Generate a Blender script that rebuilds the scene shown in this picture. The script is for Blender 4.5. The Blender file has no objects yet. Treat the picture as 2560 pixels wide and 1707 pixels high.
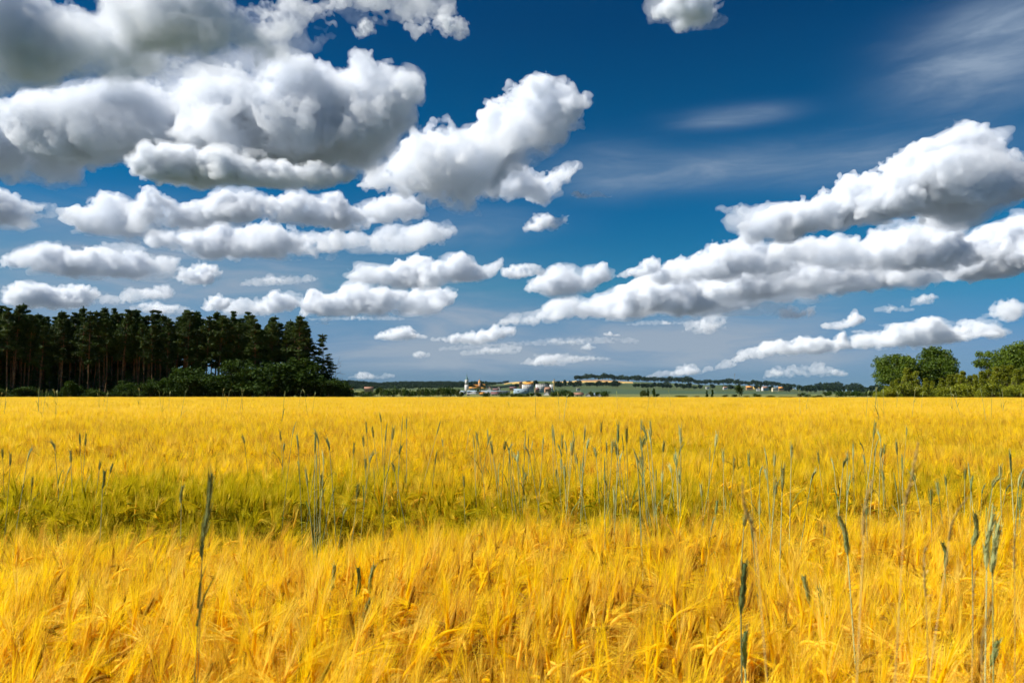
import bpy, bmesh, math, random, time
import numpy as np
import openvdb
from mathutils import Vector, Matrix, Euler
T0 = time.time()
scene = bpy.context.scene
COL = scene.collection
RAD = math.radians

# ------------------------------------------------------------------ camera, sky, sun, exposure
FPX = 1870.0            # focal length in pixels of a 2560 px wide frame
EYE = 1.70
HOR = 985.0             # row of the eye-level horizon
PITCH = math.atan((HOR - 853.5) / FPX)
cam_data = bpy.data.cameras.new('camera')
cam_data.sensor_width = 36.0
cam_data.lens = 36.0 * FPX / 2560.0
cam_data.clip_start = 0.05
cam_data.clip_end = 120000.0
cam_data.dof.use_dof = True
cam_data.dof.focus_distance = 12.0
cam_data.dof.aperture_fstop = 7.1
cam = bpy.data.objects.new('camera', cam_data)
cam.location = (0, 0, EYE)
cam.rotation_euler = (RAD(90) + PITCH, 0, 0)
COL.objects.link(cam)
scene.camera = cam

SUN_AZ, SUN_EL = RAD(-97.0), RAD(46.0)
SUN_DIR = Vector((math.sin(SUN_AZ) * math.cos(SUN_EL), math.cos(SUN_AZ) * math.cos(SUN_EL), math.sin(SUN_EL)))
sun_data = bpy.data.lights.new('sun', 'SUN')
sun_data.energy = 5.0
sun_data.angle = RAD(0.53)
sun_data.color = (1.0, 0.95, 0.87)
sun = bpy.data.objects.new('sun', sun_data)
sun.rotation_euler = SUN_DIR.to_track_quat('Z', 'Y').to_euler()
COL.objects.link(sun)

world = bpy.data.worlds.new('World')
scene.world = world
world.use_nodes = True
wt = world.node_tree
wt.nodes.clear()


class NT:
    """small helper for writing node trees"""
    def __init__(s, t):
        s.t = t
    def n(s, kind, **kw):
        nd = s.t.nodes.new(kind)
        ins = kw.pop('ins', {})
        for k, v in kw.items():
            setattr(nd, k, v)
        for k, v in ins.items():
            s.set(nd.inputs[k], v)
        return nd
    def set(s, sock, v):
        if isinstance(v, bpy.types.NodeSocket):
            s.t.links.new(v, sock)
        elif v is not None:
            sock.default_value = v
    def m(s, op, a, b=None, c=None, clamp=False):
        nd = s.t.nodes.new('ShaderNodeMath')
        nd.operation = op
        nd.use_clamp = clamp
        for i, v in enumerate((a, b, c)):
            s.set(nd.inputs[i], v)
        return nd.outputs[0]
    def ramp(s, fac, stops, interp='LINEAR'):
        nd = s.t.nodes.new('ShaderNodeValToRGB')
        nd.color_ramp.interpolation = interp
        el = nd.color_ramp.elements
        while len(el) < len(stops):
            el.new(0.5)
        for e, (p, c) in zip(el, stops):
            e.position = p
            e.color = (*c, 1) if len(c) == 3 else c
        s.set(nd.inputs[0], fac)
        return nd.outputs[0]
    def mix(s, fac, a, b, blend='MIX'):
        nd = s.t.nodes.new('ShaderNodeMix')
        nd.data_type = 'RGBA'
        nd.blend_type = blend
        s.set(nd.inputs[0], fac)
        s.set(nd.inputs[6], a if isinstance(a, bpy.types.NodeSocket) else (*a[:3], 1))
        s.set(nd.inputs[7], b if isinstance(b, bpy.types.NodeSocket) else (*b[:3], 1))
        return nd.outputs[2]
    def noise(s, vec, scale, detail=3, rough=0.55, w=None):
        nd = s.t.nodes.new('ShaderNodeTexNoise')
        s.set(nd.inputs['Scale'], scale)
        s.set(nd.inputs['Detail'], detail)
        s.set(nd.inputs['Roughness'], rough)
        if vec is not None:
            s.set(nd.inputs['Vector'], vec)
        return nd.outputs[0]


def build_world():
    g = NT(wt)
    out = g.n('ShaderNodeOutputWorld')
    bg = g.n('ShaderNodeBackground')
    bg.inputs['Strength'].default_value = SKY_STRENGTH
    sky = g.n('ShaderNodeTexSky', sky_type='NISHITA', sun_disc=False, sun_elevation=SUN_EL, sun_rotation=SUN_AZ % (2 * math.pi),
              air_density=1.0, dust_density=0.3, ozone_density=3.0, altitude=200.0)
    tc = g.n('ShaderNodeTexCoord')
    col = sky.outputs[0]
    # a polarising filter deepens the blue overhead: a per-channel gain and a gamma on the sky's own colour
    # thin high cirrus and the veils of stratus: streaks of noise in direction space, all at one brightness
    sep = g.n('ShaderNodeSeparateXYZ', ins={0: tc.outputs['Generated']})
    x, y, z = sep.outputs
    hyp = g.m('SQRT', g.m('ADD', g.m('MULTIPLY', x, x), g.m('MULTIPLY', y, y)))
    az = g.m('ARCTAN2', x, y)
    el = g.m('ARCTAN2', z, hyp)
    gain = g.ramp(g.m('DIVIDE', el, 0.6), SKY_GAIN)
    col = g.mix(1.0, col, gain, 'MULTIPLY')
    def bump(a0, e0, sa, se, amp):
        da = g.m('DIVIDE', g.m('SUBTRACT', az, a0), sa)
        de = g.m('DIVIDE', g.m('SUBTRACT', el, e0), se)
        r2 = g.m('ADD', g.m('MULTIPLY', da, da), g.m('MULTIPLY', de, de))
        return g.m('MULTIPLY', g.m('POWER', 2.718, g.m('MULTIPLY', r2, -1.0)), amp)
    def dirn(px, py):
        v = Vector(((px - 1280) / FPX, 1.0, (853.5 - py) / FPX))
        v.rotate(Euler((PITCH, 0, 0)))
        return math.atan2(v.x, v.y), math.atan2(v.z, math.hypot(v.x, v.y))
    tot = None
    for px, py, sx, sy, amp in VEILS:
        a, e = dirn(px, py)
        b = bump(a, e, sx / FPX, sy / FPX, amp)
        tot = b if tot is None else g.m('ADD', tot, b)
    cv = g.n('ShaderNodeCombineXYZ', ins={0: g.m('MULTIPLY', az, 2.2), 1: g.m('MULTIPLY', el, 11.0), 2: 3.7})
    warp = g.n('ShaderNodeTexNoise', ins={'Vector': cv.outputs[0], 'Scale': 1.3, 'Detail': 2})
    wv = g.n('ShaderNodeVectorMath', operation='MULTIPLY_ADD')
    g.set(wv.inputs[0], warp.outputs['Color'])
    wv.inputs[1].default_value = (0.9, 0.9, 0.9)
    g.set(wv.inputs[2], cv.outputs[0])
    n1 = g.noise(wv.outputs[0], 2.2, 7, 0.62)
    st = g.ramp(n1, [(0.34, (0, 0, 0)), (0.72, (1, 1, 1))], 'EASE')
    fac = g.m('MULTIPLY', g.m('ADD', g.m('MULTIPLY', st, 0.65), 0.38), tot, clamp=True)
    hz = g.ramp(el, [(0.0, (0.0, 0, 0)), (0.28, (1, 1, 1))])
    veil = g.mix(hz, VEIL_LOW, VEIL_HIGH)
    col = g.mix(fac, col, veil)
    g.set(bg.inputs[0], col)
    g.t.links.new(bg.outputs[0], out.inputs[0])


SKY_STRENGTH = 0.058
SKY_GAIN = [(p / 0.6, (0.28 * r, 0.62 * q, 0.80 * b)) for p, (r, q, b) in (
    (0.0, (0.75, 0.62, 0.98)), (0.06, (0.70, 0.68, 0.95)), (0.143, (0.35, 0.85, 0.86)), (0.237, (0.08, 0.72, 0.86)),
    (0.29, (0.05, 0.69, 0.81)), (0.47, (0.04, 0.45, 0.61)), (0.6, (0.08, 0.45, 0.6)))]
VEIL_LOW, VEIL_HIGH = (3.2, 4.0, 5.0), (2.6, 3.5, 4.8)
# (column, row) on the 2560 x 1707 frame turned into a direction, spreads, strength
VEILS = [(2440, 160, 150, 80, 1.0), (2540, 50, 110, 60, 0.8), (1830, 292, 120, 20, 0.8), (1800, 425, 330, 40, 0.85), (2250, 400, 250, 60, 0.4),
         (1500, 420, 140, 60, 0.35), (600, 690, 560, 70, 0.95), (250, 780, 500, 60, 0.9), (150, 580, 420, 70, 0.45), (1300, 880, 500, 55, 1.0), (1700, 850, 450, 65, 0.85),
         (1200, 790, 260, 50, 0.8), (1150, 560, 200, 50, 0.5), (2200, 890, 400, 45, 0.7), (380, 600, 250, 70, 0.5), (900, 900, 400, 40, 0.6), (1950, 760, 250, 40, 0.5)]
build_world()

scene.view_settings.view_transform = 'Standard'
scene.view_settings.look = 'None'
scene.view_settings.exposure = 0.8
scene.view_settings.gamma = 1.0
scene.render.engine = 'CYCLES'
cy = scene.cycles
cy.use_denoising = True
cy.denoiser = 'OPENIMAGEDENOISE'
cy.use_adaptive_sampling = True
cy.adaptive_threshold = 0.03
cy.max_bounces = 26
cy.diffuse_bounces = 6
cy.glossy_bounces = 2
cy.transmission_bounces = 6
cy.transparent_max_bounces = 8
cy.volume_bounces = 12
cy.caustics_reflective = False
cy.caustics_refractive = False


def at(px, py, y):
    """the point seen at column px, row py of the 2560 x 1707 frame, y metres ahead of the camera"""
    v = Vector(((px - 1280) / FPX, 1.0, (853.5 - py) / FPX))
    v.rotate(Euler((PITCH, 0, 0)))
    return Vector((v.x / v.y * y, y, EYE + v.z / v.y * y))


def tag(o, label=None, cat=None, group=None, kind=None):
    for k, v in (('label', label), ('category', cat), ('group', group), ('kind', kind)):
        if v:
            o[k] = v
    return o


def mesh_object(name, V, F, mats, idx=None, parent=None, smooth=False, link=True):
    me = bpy.data.meshes.new(name)
    V = np.asarray(V, np.float32)
    if isinstance(F, np.ndarray):
        me.vertices.add(len(V))
        me.vertices.foreach_set('co', V.ravel())
        me.loops.add(F.size)
        me.loops.foreach_set('vertex_index', F.astype(np.int32).ravel())
        me.polygons.add(len(F))
        me.polygons.foreach_set('loop_start', np.arange(0, F.size, F.shape[1], dtype=np.int32))
        me.update(calc_edges=True)
    else:
        me.from_pydata([tuple(map(float, v)) for v in V], [], F)
        me.update()
    for m in (mats if isinstance(mats, (list, tuple)) else [mats]):
        me.materials.append(m)
    if idx is not None:
        me.polygons.foreach_set('material_index', np.asarray(idx, np.int32))
    if smooth:
        me.polygons.foreach_set('use_smooth', np.ones(len(me.polygons), bool))
    o = bpy.data.objects.new(name, me)
    if link:
        COL.objects.link(o)
    if parent:
        o.parent = parent
    return o

# ------------------------------------------------------------------ materials of land and plants
def material(name, build):
    m = bpy.data.materials.new(name)
    m.use_nodes = True
    m.node_tree.nodes.clear()
    g = NT(m.node_tree)
    o = g.n('ShaderNodeOutputMaterial')
    build(g, o)
    return m


def plain(name, col, rough=0.8, var=0.25, scale=0.6):
    """a matt surface whose colour wanders a little with noise"""
    def b(g, o):
        tc = g.n('ShaderNodeTexCoord')
        n = g.noise(tc.outputs['Object'], scale, 4)
        c = g.mix(g.ramp(n, [(0.3, (0, 0, 0)), (0.7, (1, 1, 1))]), [k * (1 - var) for k in col], [min(1, k * (1 + var)) for k in col])
        p = g.n('ShaderNodeBsdfPrincipled', ins={'Base Color': c, 'Roughness': rough})
        p.inputs['Specular IOR Level'].default_value = 0.2
        g.t.links.new(p.outputs[0], o.inputs[0])
    return material(name, b)


def two_tone(name, a, c, scale, stretch=(1, 1, 1), rough=0.9, lo=0.4, hi=0.6, third=None):
    def b(g, o):
        ge = g.n('ShaderNodeNewGeometry')
        mp = g.n('ShaderNodeVectorMath', operation='MULTIPLY')
        g.set(mp.inputs[0], ge.outputs['Position'])
        mp.inputs[1].default_value = stretch
        n = g.noise(mp.outputs[0], scale, 6, 0.6)
        col = g.ramp(n, [(lo, a), (hi, c)])
        if third:
            n2 = g.noise(mp.outputs[0], scale * 3.1, 3)
            col = g.mix(g.ramp(n2, [(0.5, (0, 0, 0)), (0.66, (1, 1, 1))]), col, third)
        p = g.n('ShaderNodeBsdfPrincipled', ins={'Base Color': col, 'Roughness': rough})
        p.inputs['Specular IOR Level'].default_value = 0.1
        g.t.links.new(p.outputs[0], o.inputs[0])
    return material(name, b)


def leafy(name, a, c, scale=1.2, transl=0.35, rough=0.55, spec=0.25, tint=None):
    """leaves: colour wanders from leaf to leaf and from clump to clump; a part of the light passes through"""
    def b(g, o):
        tc = g.n('ShaderNodeTexCoord')
        oi = g.n('ShaderNodeObjectInfo')
        ge = g.n('ShaderNodeNewGeometry')
        n = g.noise(tc.outputs['Object'], scale, 3)
        f = g.m('ADD', g.m('MULTIPLY', ge.outputs['Random Per Island'], 0.55), g.m('MULTIPLY', n, 0.65))
        f = g.m('ADD', f, g.m('MULTIPLY', g.m('SUBTRACT', oi.outputs['Random'], 0.5), 0.35))
        col = g.ramp(f, [(0.25, a), (0.85, c)])
        p = g.n('ShaderNodeBsdfPrincipled', ins={'Base Color': col, 'Roughness': rough})
        p.inputs['Specular IOR Level'].default_value = spec
        tr = g.n('ShaderNodeBsdfTranslucent', ins={'Color': g.mix(1.0, col, tint or (1.0, 1.05, 0.5), 'MULTIPLY')})
        mx = g.n('ShaderNodeMixShader')
        mx.inputs[0].default_value = transl
        g.t.links.new(p.outputs[0], mx.inputs[1])
        g.t.links.new(tr.outputs[0], mx.inputs[2])
        g.t.links.new(mx.outputs[0], o.inputs[0])
    return material(name, b)


M = {}
M['soil'] = two_tone('field_soil', (0.10, 0.065, 0.03), (0.17, 0.11, 0.05), 3.0)
M['meadow'] = two_tone('meadow_grass', (0.095, 0.11, 0.032), (0.165, 0.16, 0.052), 0.012, (1, 4, 1), third=(0.13, 0.17, 0.05))
M['dark_field'] = two_tone('dark_green_crop', (0.035, 0.065, 0.035), (0.055, 0.085, 0.042), 0.01, (1, 5, 1))
M['green_field'] = two_tone('green_crop', (0.042, 0.066, 0.026), (0.08, 0.096, 0.034), 0.006, (1, 3, 1))
M['ripe_field'] = two_tone('ripe_hill_field', (0.42, 0.25, 0.07), (0.5, 0.36, 0.12), 0.01, (1, 3, 1))
M['brown_field'] = two_tone('brown_hill_field', (0.30, 0.17, 0.08), (0.38, 0.22, 0.10), 0.01, (1, 3, 1))
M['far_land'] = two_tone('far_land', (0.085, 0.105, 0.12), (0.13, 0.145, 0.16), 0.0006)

# ------------------------------------------------------------------ the ground: field, valley and hills, one sheet to the horizon
SKYL = np.array([(-600, 944), (700, 944), (840, 942), (880, 943), (920, 946), (950, 948), (990, 946), (1020, 945), (1100, 945), (1200, 945), (1250, 947), (1285, 941), (1330, 939),
                 (1420, 940), (1450, 937), (1510, 936), (1560, 940), (1640, 943), (1700, 945), (1760, 949), (1830, 949), (1880, 952), (1940, 955), (1990, 960),
                 (2050, 963), (2120, 964), (2200, 966), (2400, 966), (3400, 962)], float)
YK = np.array([200, 320, 700, 1300, 2200, 3200, 4200, 5200, 9000, 70000], float)


def land(x, y):
    """height of the ground"""
    if y < 200:
        return 0.0
    px = 1280 + x / y * FPX
    r = np.interp(px, SKYL[:, 0], SKYL[:, 1]) + 13
    k = (r - 950) / 950
    rows = [HOR + FPX * EYE / 200, 996.5, 991.5, 985.0, 973.0 + (r - 950) * 0.4, 961.0 + (r - 950) * 0.8, r, r + 5, 979, 984]
    row = np.interp(math.log(y), np.log(YK), rows)
    return EYE + (HOR - row) / FPX * y


def build_ground():
    ys = np.concatenate([np.linspace(-600, -40, 8), np.linspace(-20, 200, 45), np.geomspace(210, 6000, 110), np.geomspace(6300, 70000, 16)])
    us = np.linspace(-1, 1, 241)
    V = []
    for y in ys:
        w = 160 + 1.25 * max(y, 0) + (500 if y < 0 else 0)
        for u in us:
            V.append((u * w, y, land(u * w, y)))
    V = np.array(V)
    nu = len(us)
    i, j = np.meshgrid(np.arange(len(ys) - 1), np.arange(nu - 1), indexing='ij')
    a = (i * nu + j).ravel()
    F = np.stack([a, a + 1, a + nu + 1, a + nu], 1)
    c = V[F].mean(1)
    px = 1280 + c[:, 0] / np.maximum(c[:, 1], 1) * FPX
    names = ['soil', 'meadow', 'dark_field', 'green_field', 'ripe_field', 'brown_field', 'far_land']
    idx = []
    for (x, y, z), p in zip(c, px):
        r = HOR - (z - EYE) / max(y, 1) * FPX
        if y < 205: k = 0
        elif y < 1280: k = 1
        elif y < 2250: k = 2 if p > 1300 else 1
        elif y < 4200:
            k = 3
            if 1440 < p < 1600 and r < 953.5: k = 5
            elif 1380 < p < 1590 and r < 957: k = 4
            elif 1190 < p < 1350 and 952 < r < 959: k = 4 if p > 1260 else 3
            elif 1590 < p < 1760 and r < 962: k = 3
            elif 1860 < p < 2010 and r < 972: k = (4, 5, 3)[int(p / 26) % 3]
            elif 2010 < p < 2210 and r < 968: k = 4
        else: k = 6
        idx.append(k)
    o = mesh_object('ground', V, F, [M[k] for k in names], idx, smooth=True)
    tag(o, kind='structure')


build_ground()
# ------------------------------------------------------------------ clouds: real white bodies of mist, lit by the sun, with airlight put into their tint
def cubic_matrix(n, lam, rng, phase):
    pos = np.arange(n) / lam + phase
    m = int(pos[-1]) + 4
    W = np.zeros((n, m), np.float32)
    i = pos.astype(int)
    t = pos - i
    w = [(1 - t) ** 3 / 6, (3 * t ** 3 - 6 * t ** 2 + 4) / 6, (-3 * t ** 3 + 3 * t ** 2 + 3 * t + 1) / 6, t ** 3 / 6]
    for k in range(4):
        W[np.arange(n), i + k] = w[k]
    return W, m


def noise3(shape, lam, rng):
    """smooth random field in about -1..1 with feature size lam (in voxels, one value or one per axis)"""
    if not isinstance(lam, (tuple, list)):
        lam = (lam,) * 3
    Ws = [cubic_matrix(n, l, rng, rng.random()) for n, l in zip(shape, lam)]
    a = rng.uniform(-1, 1, [m for _, m in Ws]).astype(np.float32)
    a = np.tensordot(Ws[0][0], a, (1, 0))
    a = np.tensordot(a, Ws[1][0], (1, 1)).transpose(0, 2, 1)
    a = np.tensordot(a, Ws[2][0], (2, 1))
    return a * 2.1


def cloud_material(name, sigma, tint=(1, 1, 1), aniso=0.0):
    m = bpy.data.materials.new(name)
    m.use_nodes = True
    t = m.node_tree
    t.nodes.clear()
    g = NT(t)
    o = g.n('ShaderNodeOutputMaterial')
    v = g.n('ShaderNodeVolumePrincipled')
    v.inputs['Color'].default_value = (*tint, 1)
    v.inputs['Absorption Color'].default_value = (0, 0, 0, 1)
    v.inputs['Density'].default_value = sigma
    v.inputs['Anisotropy'].default_value = aniso
    t.links.new(v.outputs[0], o.inputs['Volume'])
    return m


def drop_specks(pts, quads, share):
    """keep the connected bodies of at least this share of the largest one"""
    lab = np.arange(len(pts))
    while True:
        m = lab[quads].min(1)
        new = lab.copy()
        for k in range(4):
            np.minimum.at(new, quads[:, k], m)
        new = new[new]
        if np.array_equal(new, lab):
            break
        lab = new
    cnt = np.bincount(lab[quads[:, 0]], minlength=len(pts))
    quads = quads[cnt[lab[quads[:, 0]]] >= share * cnt.max()]
    used, inv = np.unique(quads, return_inverse=True)
    return pts[used], inv.reshape(-1, 4)


CLOUD_BASE = 1350.0
AIRLIGHT_TINT = (0.936, 0.957, 0.988)  # near white, tinted blue to paint in the airlight before the clouds


def cloud(label, top, bot, seed, depth=0.9, base_row=None, rag=1.0, mfp=8.5, vox=None, small=1.0, group=None, near=None, edge=1.0, edge_mfp=2.8, heaps=0.55):
    """top and bot: the cloud's upper and lower outline as (column, row) of the photograph. The cloud stands at the distance at which
    its base lies at the cloud base height, and is as deep as it is thick."""
    rng = np.random.default_rng(seed)
    tx, ty = np.array(top, float).T
    bx, by = np.array(bot, float).T
    base = base_row if base_row is not None else float(by.max())
    e = math.atan((HOR - base) / FPX)
    D = min(CLOUD_BASE / math.tan(e), 34000.0) if near is None else near
    x0, x1 = tx.min(), tx.max()
    xs = np.arange(x0, x1 + 1, 2.0)
    T = np.interp(xs, tx, ty)
    B = np.interp(xs, bx, by)
    th = np.maximum(B - T, 3.0)
    tmax = float(np.percentile(th, 85))
    v = vox or float(np.clip(tmax / 42.0, 1.9, 2.9))
    # heaps with thinner places between them, each heap at its own depth
    def wave(lam):
        m = int((x1 - x0) / lam) + 4
        return np.interp((xs - x0) / lam + rng.random(), np.arange(m + 1), rng.normal(size=m + 1))
    heap = np.clip(0.75 + 0.55 * heaps * wave(0.8 * tmax) + 0.3 * heaps * wave(0.37 * tmax), 0.12, 1.15)
    T = B - th * np.clip(0.42 + 0.62 * heap, 0.35, 1.04) - 0.05 * tmax * heaps * wave(0.22 * tmax)
    B = B + 0.018 * tmax * heaps * wave(0.5 * tmax)
    T = T + 0.045 * tmax * rag * edge
    B = B - 0.03 * tmax * rag * edge
    th = np.maximum(B - T, 3.0)
    yoff = 0.42 * depth * tmax * wave(0.9 * tmax)
    # puffs: centres (column, depth, row) and radii, in pixels
    P = []
    area = float((th * 2).sum())
    dep = depth * tmax
    cum = np.cumsum(th)
    n_core = int(np.clip(area / (0.055 * tmax * tmax), 8, 150))
    for x in np.interp((np.arange(n_core) + rng.random(n_core)) / n_core * cum[-1], cum, xs):
        t, b = np.interp(x, xs, T), np.interp(x, xs, B)
        h = b - t
        r = h * rng.uniform(0.17, 0.36)
        zc = t + r * 1.1 + rng.random() * max(0.0, h - 1.65 * r)
        P.append((x, np.interp(x, xs, yoff) + rng.uniform(-0.45, 0.45) * dep * min(1, h / tmax + 0.2), zc, r, 0))
    for x in np.arange(x0, x1, max(3.0, tmax * 0.06)):      # close under the outline, so that it is filled to its edge
        t, b = np.interp(x, xs, T), np.interp(x, xs, B)
        h = b - t
        r = min(h * 0.42, tmax * rng.uniform(0.07, 0.15) + 1.5)
        if rng.random() < 0.35 + 0.7 * np.interp(x, xs, heap):
            P.append((x + rng.uniform(-2, 2), np.interp(x, xs, yoff) + rng.normal(0, 0.16) * dep, t + r * 1.05, r, 0))
            P.append((x, np.interp(x, xs, yoff) + rng.uniform(-0.4, 0.4) * dep * min(1, h / tmax + 0.2), b - h * 0.25, h * 0.26, 0))
    gen = P
    for level, (kids, lo_, hi_) in enumerate(((11, 0.30, 0.58), (8, 0.32, 0.60), (6, 0.35, 0.6))):
        new = []
        for x, y, zr, r, _ in gen:
            if r < 5.0:
                continue
            dirs = rng.normal(size=(kids, 3))
            dirs[:, 2] = dirs[:, 2] * 0.9 + 0.45
            dirs /= np.linalg.norm(dirs, axis=1)[:, None]
            for d in dirs:
                k = r * rng.uniform(lo_, hi_)
                q = r * rng.uniform(0.86, 1.04)
                nx, ny, nz = x + d[0] * q, y + d[1] * q, zr - d[2] * q
                if nx < x0 or nx > x1:
                    continue
                if nz - k < np.interp(nx, xs, T) - 0.02 * tmax or nz + k > np.interp(nx, xs, B) + 0.02 * tmax:
                    continue
                new.append((nx, ny, nz, k, level + 1))
        if len(new) > 9000:
            new = [new[i] for i in rng.choice(len(new), 9000, replace=False)]
        P = P + new
        gen = new
    P = np.array(P)
    pad = (0.16 + 0.24 * rag * edge) * tmax + 8 * v
    lo = np.array([x0 - pad, P[:, 1].min() - P[:, 3].max() - pad, -(B.max() + pad)])
    hi = np.array([x1 + pad, P[:, 1].max() + P[:, 3].max() + pad, -(T.min() - pad)])
    n = np.ceil((hi - lo) / v).astype(int) + 1
    far = np.float32(0.3 * tmax + 10)
    kb = np.float32(0.010 * tmax + 0.8)
    S = np.full(n, math.exp(-float(far / kb)) if far / kb < 80 else 1e-30, np.float32)
    ax = [lo[i] + np.arange(n[i]) * v for i in range(3)]
    for x, y, zr, r, lev in P:
        c = (x, y, -zr)
        R = r + (0.30 * tmax if lev == 0 else min(0.12 * tmax, 0.5 * r) + 3 * v)
        sl = []
        for i in range(3):
            a = max(0, int((c[i] - R - lo[i]) / v))
            b_ = min(n[i], int((c[i] + R - lo[i]) / v) + 2)
            sl.append(slice(a, b_))
        d = np.sqrt((ax[0][sl[0]][:, None, None] - c[0]) ** 2 + (ax[1][sl[1]][None, :, None] - c[1]) ** 2 + (ax[2][sl[2]][None, None, :] - c[2]) ** 2) - r
        S[sl[0], sl[1], sl[2]] += np.exp(np.clip(-d / kb, -60, 40)).astype(np.float32)
    F = -kb * np.log(S)
    # height within the cloud: billows at the top, smoother below
    zz = (ax[2] - lo[2]) / (hi[2] - lo[2])
    up = (0.30 + 0.70 * np.clip(zz * 1.6 - 0.1, 0, 1)).astype(np.float32)[None, None, :]
    L = tmax / v
    # nothing above the outline, and a flat base below
    Tx = np.interp(ax[0], xs, T)[:, None, None]
    Bx = np.interp(ax[0], xs, B)[:, None, None]
    row = -ax[2][None, None, :]
    F = np.maximum(F, (np.maximum(Tx - row, row - Bx) - 0.01 * tmax).astype(np.float32))
    q = tmax * rag
    F += noise3(n, (L * 0.40, L * 0.40, L * 0.26), rng) * 0.050 * q
    for lam, amp in ((0.20, 0.045), (0.11, 0.030), (0.06, 0.018)):
        if L * lam > 2.2:
            F += noise3(n, L * lam, rng) * (amp * q) * up
    F += noise3(n, 2.6, rng) * (0.55 * v * rag) * up
    F[0], F[-1], F[:, 0], F[:, -1], F[:, :, 0], F[:, :, -1] = (far,) * 6
    cx, cz = 0.5 * (x0 + x1), base
    s = D / FPX
    o0 = at(cx, cz, D)
    haze_warmth = min(1.0, max(0.0, (D - 5000) / 20000))  # far clouds coloured warmer: haze of the long air path painted in
    tint = (AIRLIGHT_TINT[0], AIRLIGHT_TINT[1] - 0.006 * haze_warmth, AIRLIGHT_TINT[2] - 0.02 * haze_warmth)
    # the dense heart, a torn, thinner edge round it, and a faint veil of mist beyond
    E = noise3(n, (L * 0.36, L * 0.36, L * 0.2), rng) * 0.55
    amp = 0.62
    lam = 0.17
    while L * lam > 2.3 and lam > 0.02:
        E += noise3(n, L * lam, rng) * amp
        lam *= 0.52
        amp *= 0.84
    E += noise3(n, 2.2, rng) * amp
    w = np.float32((0.125 + 0.07 * min(1.0, max(0.0, (130 - tmax) / 90))) * tmax * rag * edge)
    shells = [(F + 0.55 * w + E * w * (0.25 + 0.75 * up), 1.0 / (mfp * s), 'cloud'), (F - 0.15 * w + E * w * (0.25 + 0.85 * up), 1.0 / (edge_mfp * mfp * s), 'torn_edge')]
    if tmax > 52:
        E2 = noise3(n, (L * 0.8, L * 0.8, L * 0.22), rng) + 0.6 * noise3(n, (L * 0.35, L * 0.35, L * 0.10), rng) + 0.35 * E
        shells.append((F - 0.35 * w + E2 * w * 1.5, 1.0 / (3.6 * edge_mfp * mfp * s), 'veil'))
    parts = []
    for G_, sig, nm in shells:
        G_ = np.where(F > 0.9 * far, far, G_)
        G_[0], G_[-1], G_[:, 0], G_[:, -1], G_[:, :, 0], G_[:, :, -1] = (far,) * 6
        grid = openvdb.FloatGrid(float(far))
        grid.copyFromArray(np.ascontiguousarray(G_, dtype=np.float32))
        pts, quads = grid.convertToQuads(0.0)
        pts, quads = drop_specks(np.asarray(pts, np.float64), np.asarray(quads, np.int64), 1.0 if nm == 'cloud' else 0.035)
        pts = pts * v + lo
        loc = np.stack([(pts[:, 0] - cx) * s, pts[:, 1] * s, (pts[:, 2] + cz) * s], 1)
        o = mesh_object(nm, loc, np.asarray(quads, np.int32), cloud_material('cloud_mist', sig, tint), parent=parts[0] if parts else None)
        parts.append(o)
    parts[0].location = o0
    tag(parts[0], label, 'cloud', 'cumulus clouds in the blue sky')
    print('cloud', seed, 'D', int(D), 'grid', n, 'faces', [len(o.data.polygons) for o in parts])
    return parts[0]


CL = []
def C(*a, **k):
    CL.append((a, k))

C('broad grey cloud filling the top left corner of the sky', [(-140, -60), (60, -90), (200, -80), (330, -40), (420, 30), (470, 90)], [(-140, 186), (60, 196), (200, 194), (330, 186), (430, 168), (470, 130)], 1, depth=0.55, mfp=30, rag=1.1, heaps=0.8, edge=1.2)
C('paler torn end of the top left cloud, reaching right along the top edge', [(300, -70), (480, -90), (640, -60), (740, -50), (900, -50), (1060, -45), (1130, -28)], [(300, 90), (430, 110), (520, 104), (600, 118), (680, 146), (726, 96), (760, 40), (840, 12), (1000, 8), (1130, 4)], 60, depth=0.55, mfp=24, rag=1.3, heaps=0.7, edge=1.3)
C('thin torn wisp of cloud under the top edge, right of the grey cloud', [(1012, 62), (1060, 45), (1100, 30), (1140, 35), (1166, 60)], [(1012, 76), (1040, 100), (1080, 70), (1120, 82), (1166, 84)], 2, rag=1.5, mfp=18, depth=0.5)
C('tiny torn wisp of cloud below the tail of the grey top cloud', [(890, 60), (909, 46), (926, 60)], [(890, 88), (909, 90), (926, 76)], 3, rag=1.8, mfp=20)
C('largest white cloud bank, with a square white tower and dark grey belly', [(-140, 205), (0, 204), (90, 198), (163, 190), (283, 187), (360, 174), (436, 163), (522, 142), (582, 163), (653, 190), (681, 163), (702, 141), (746, 144), (806, 155), (850, 155), (882, 141), (925, 131), (952, 147), (968, 185), (1000, 190), (1060, 215), (1070, 240)],
  [(-140, 400), (0, 397), (80, 386), (218, 402), (353, 372), (500, 402), (650, 425), (816, 415), (925, 372), (1000, 340), (1050, 312), (1070, 280)], 4, depth=0.8, mfp=14, heaps=0.15)
C('white cloud lobe under the dark belly of the largest cloud bank', [(354, 420), (376, 366), (424, 350), (480, 372), (600, 392), (760, 400), (900, 430)], [(354, 445), (400, 462), (520, 468), (700, 470), (830, 458), (900, 445)], 5, depth=0.8, mfp=9, heaps=0.25, near=4100)
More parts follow.
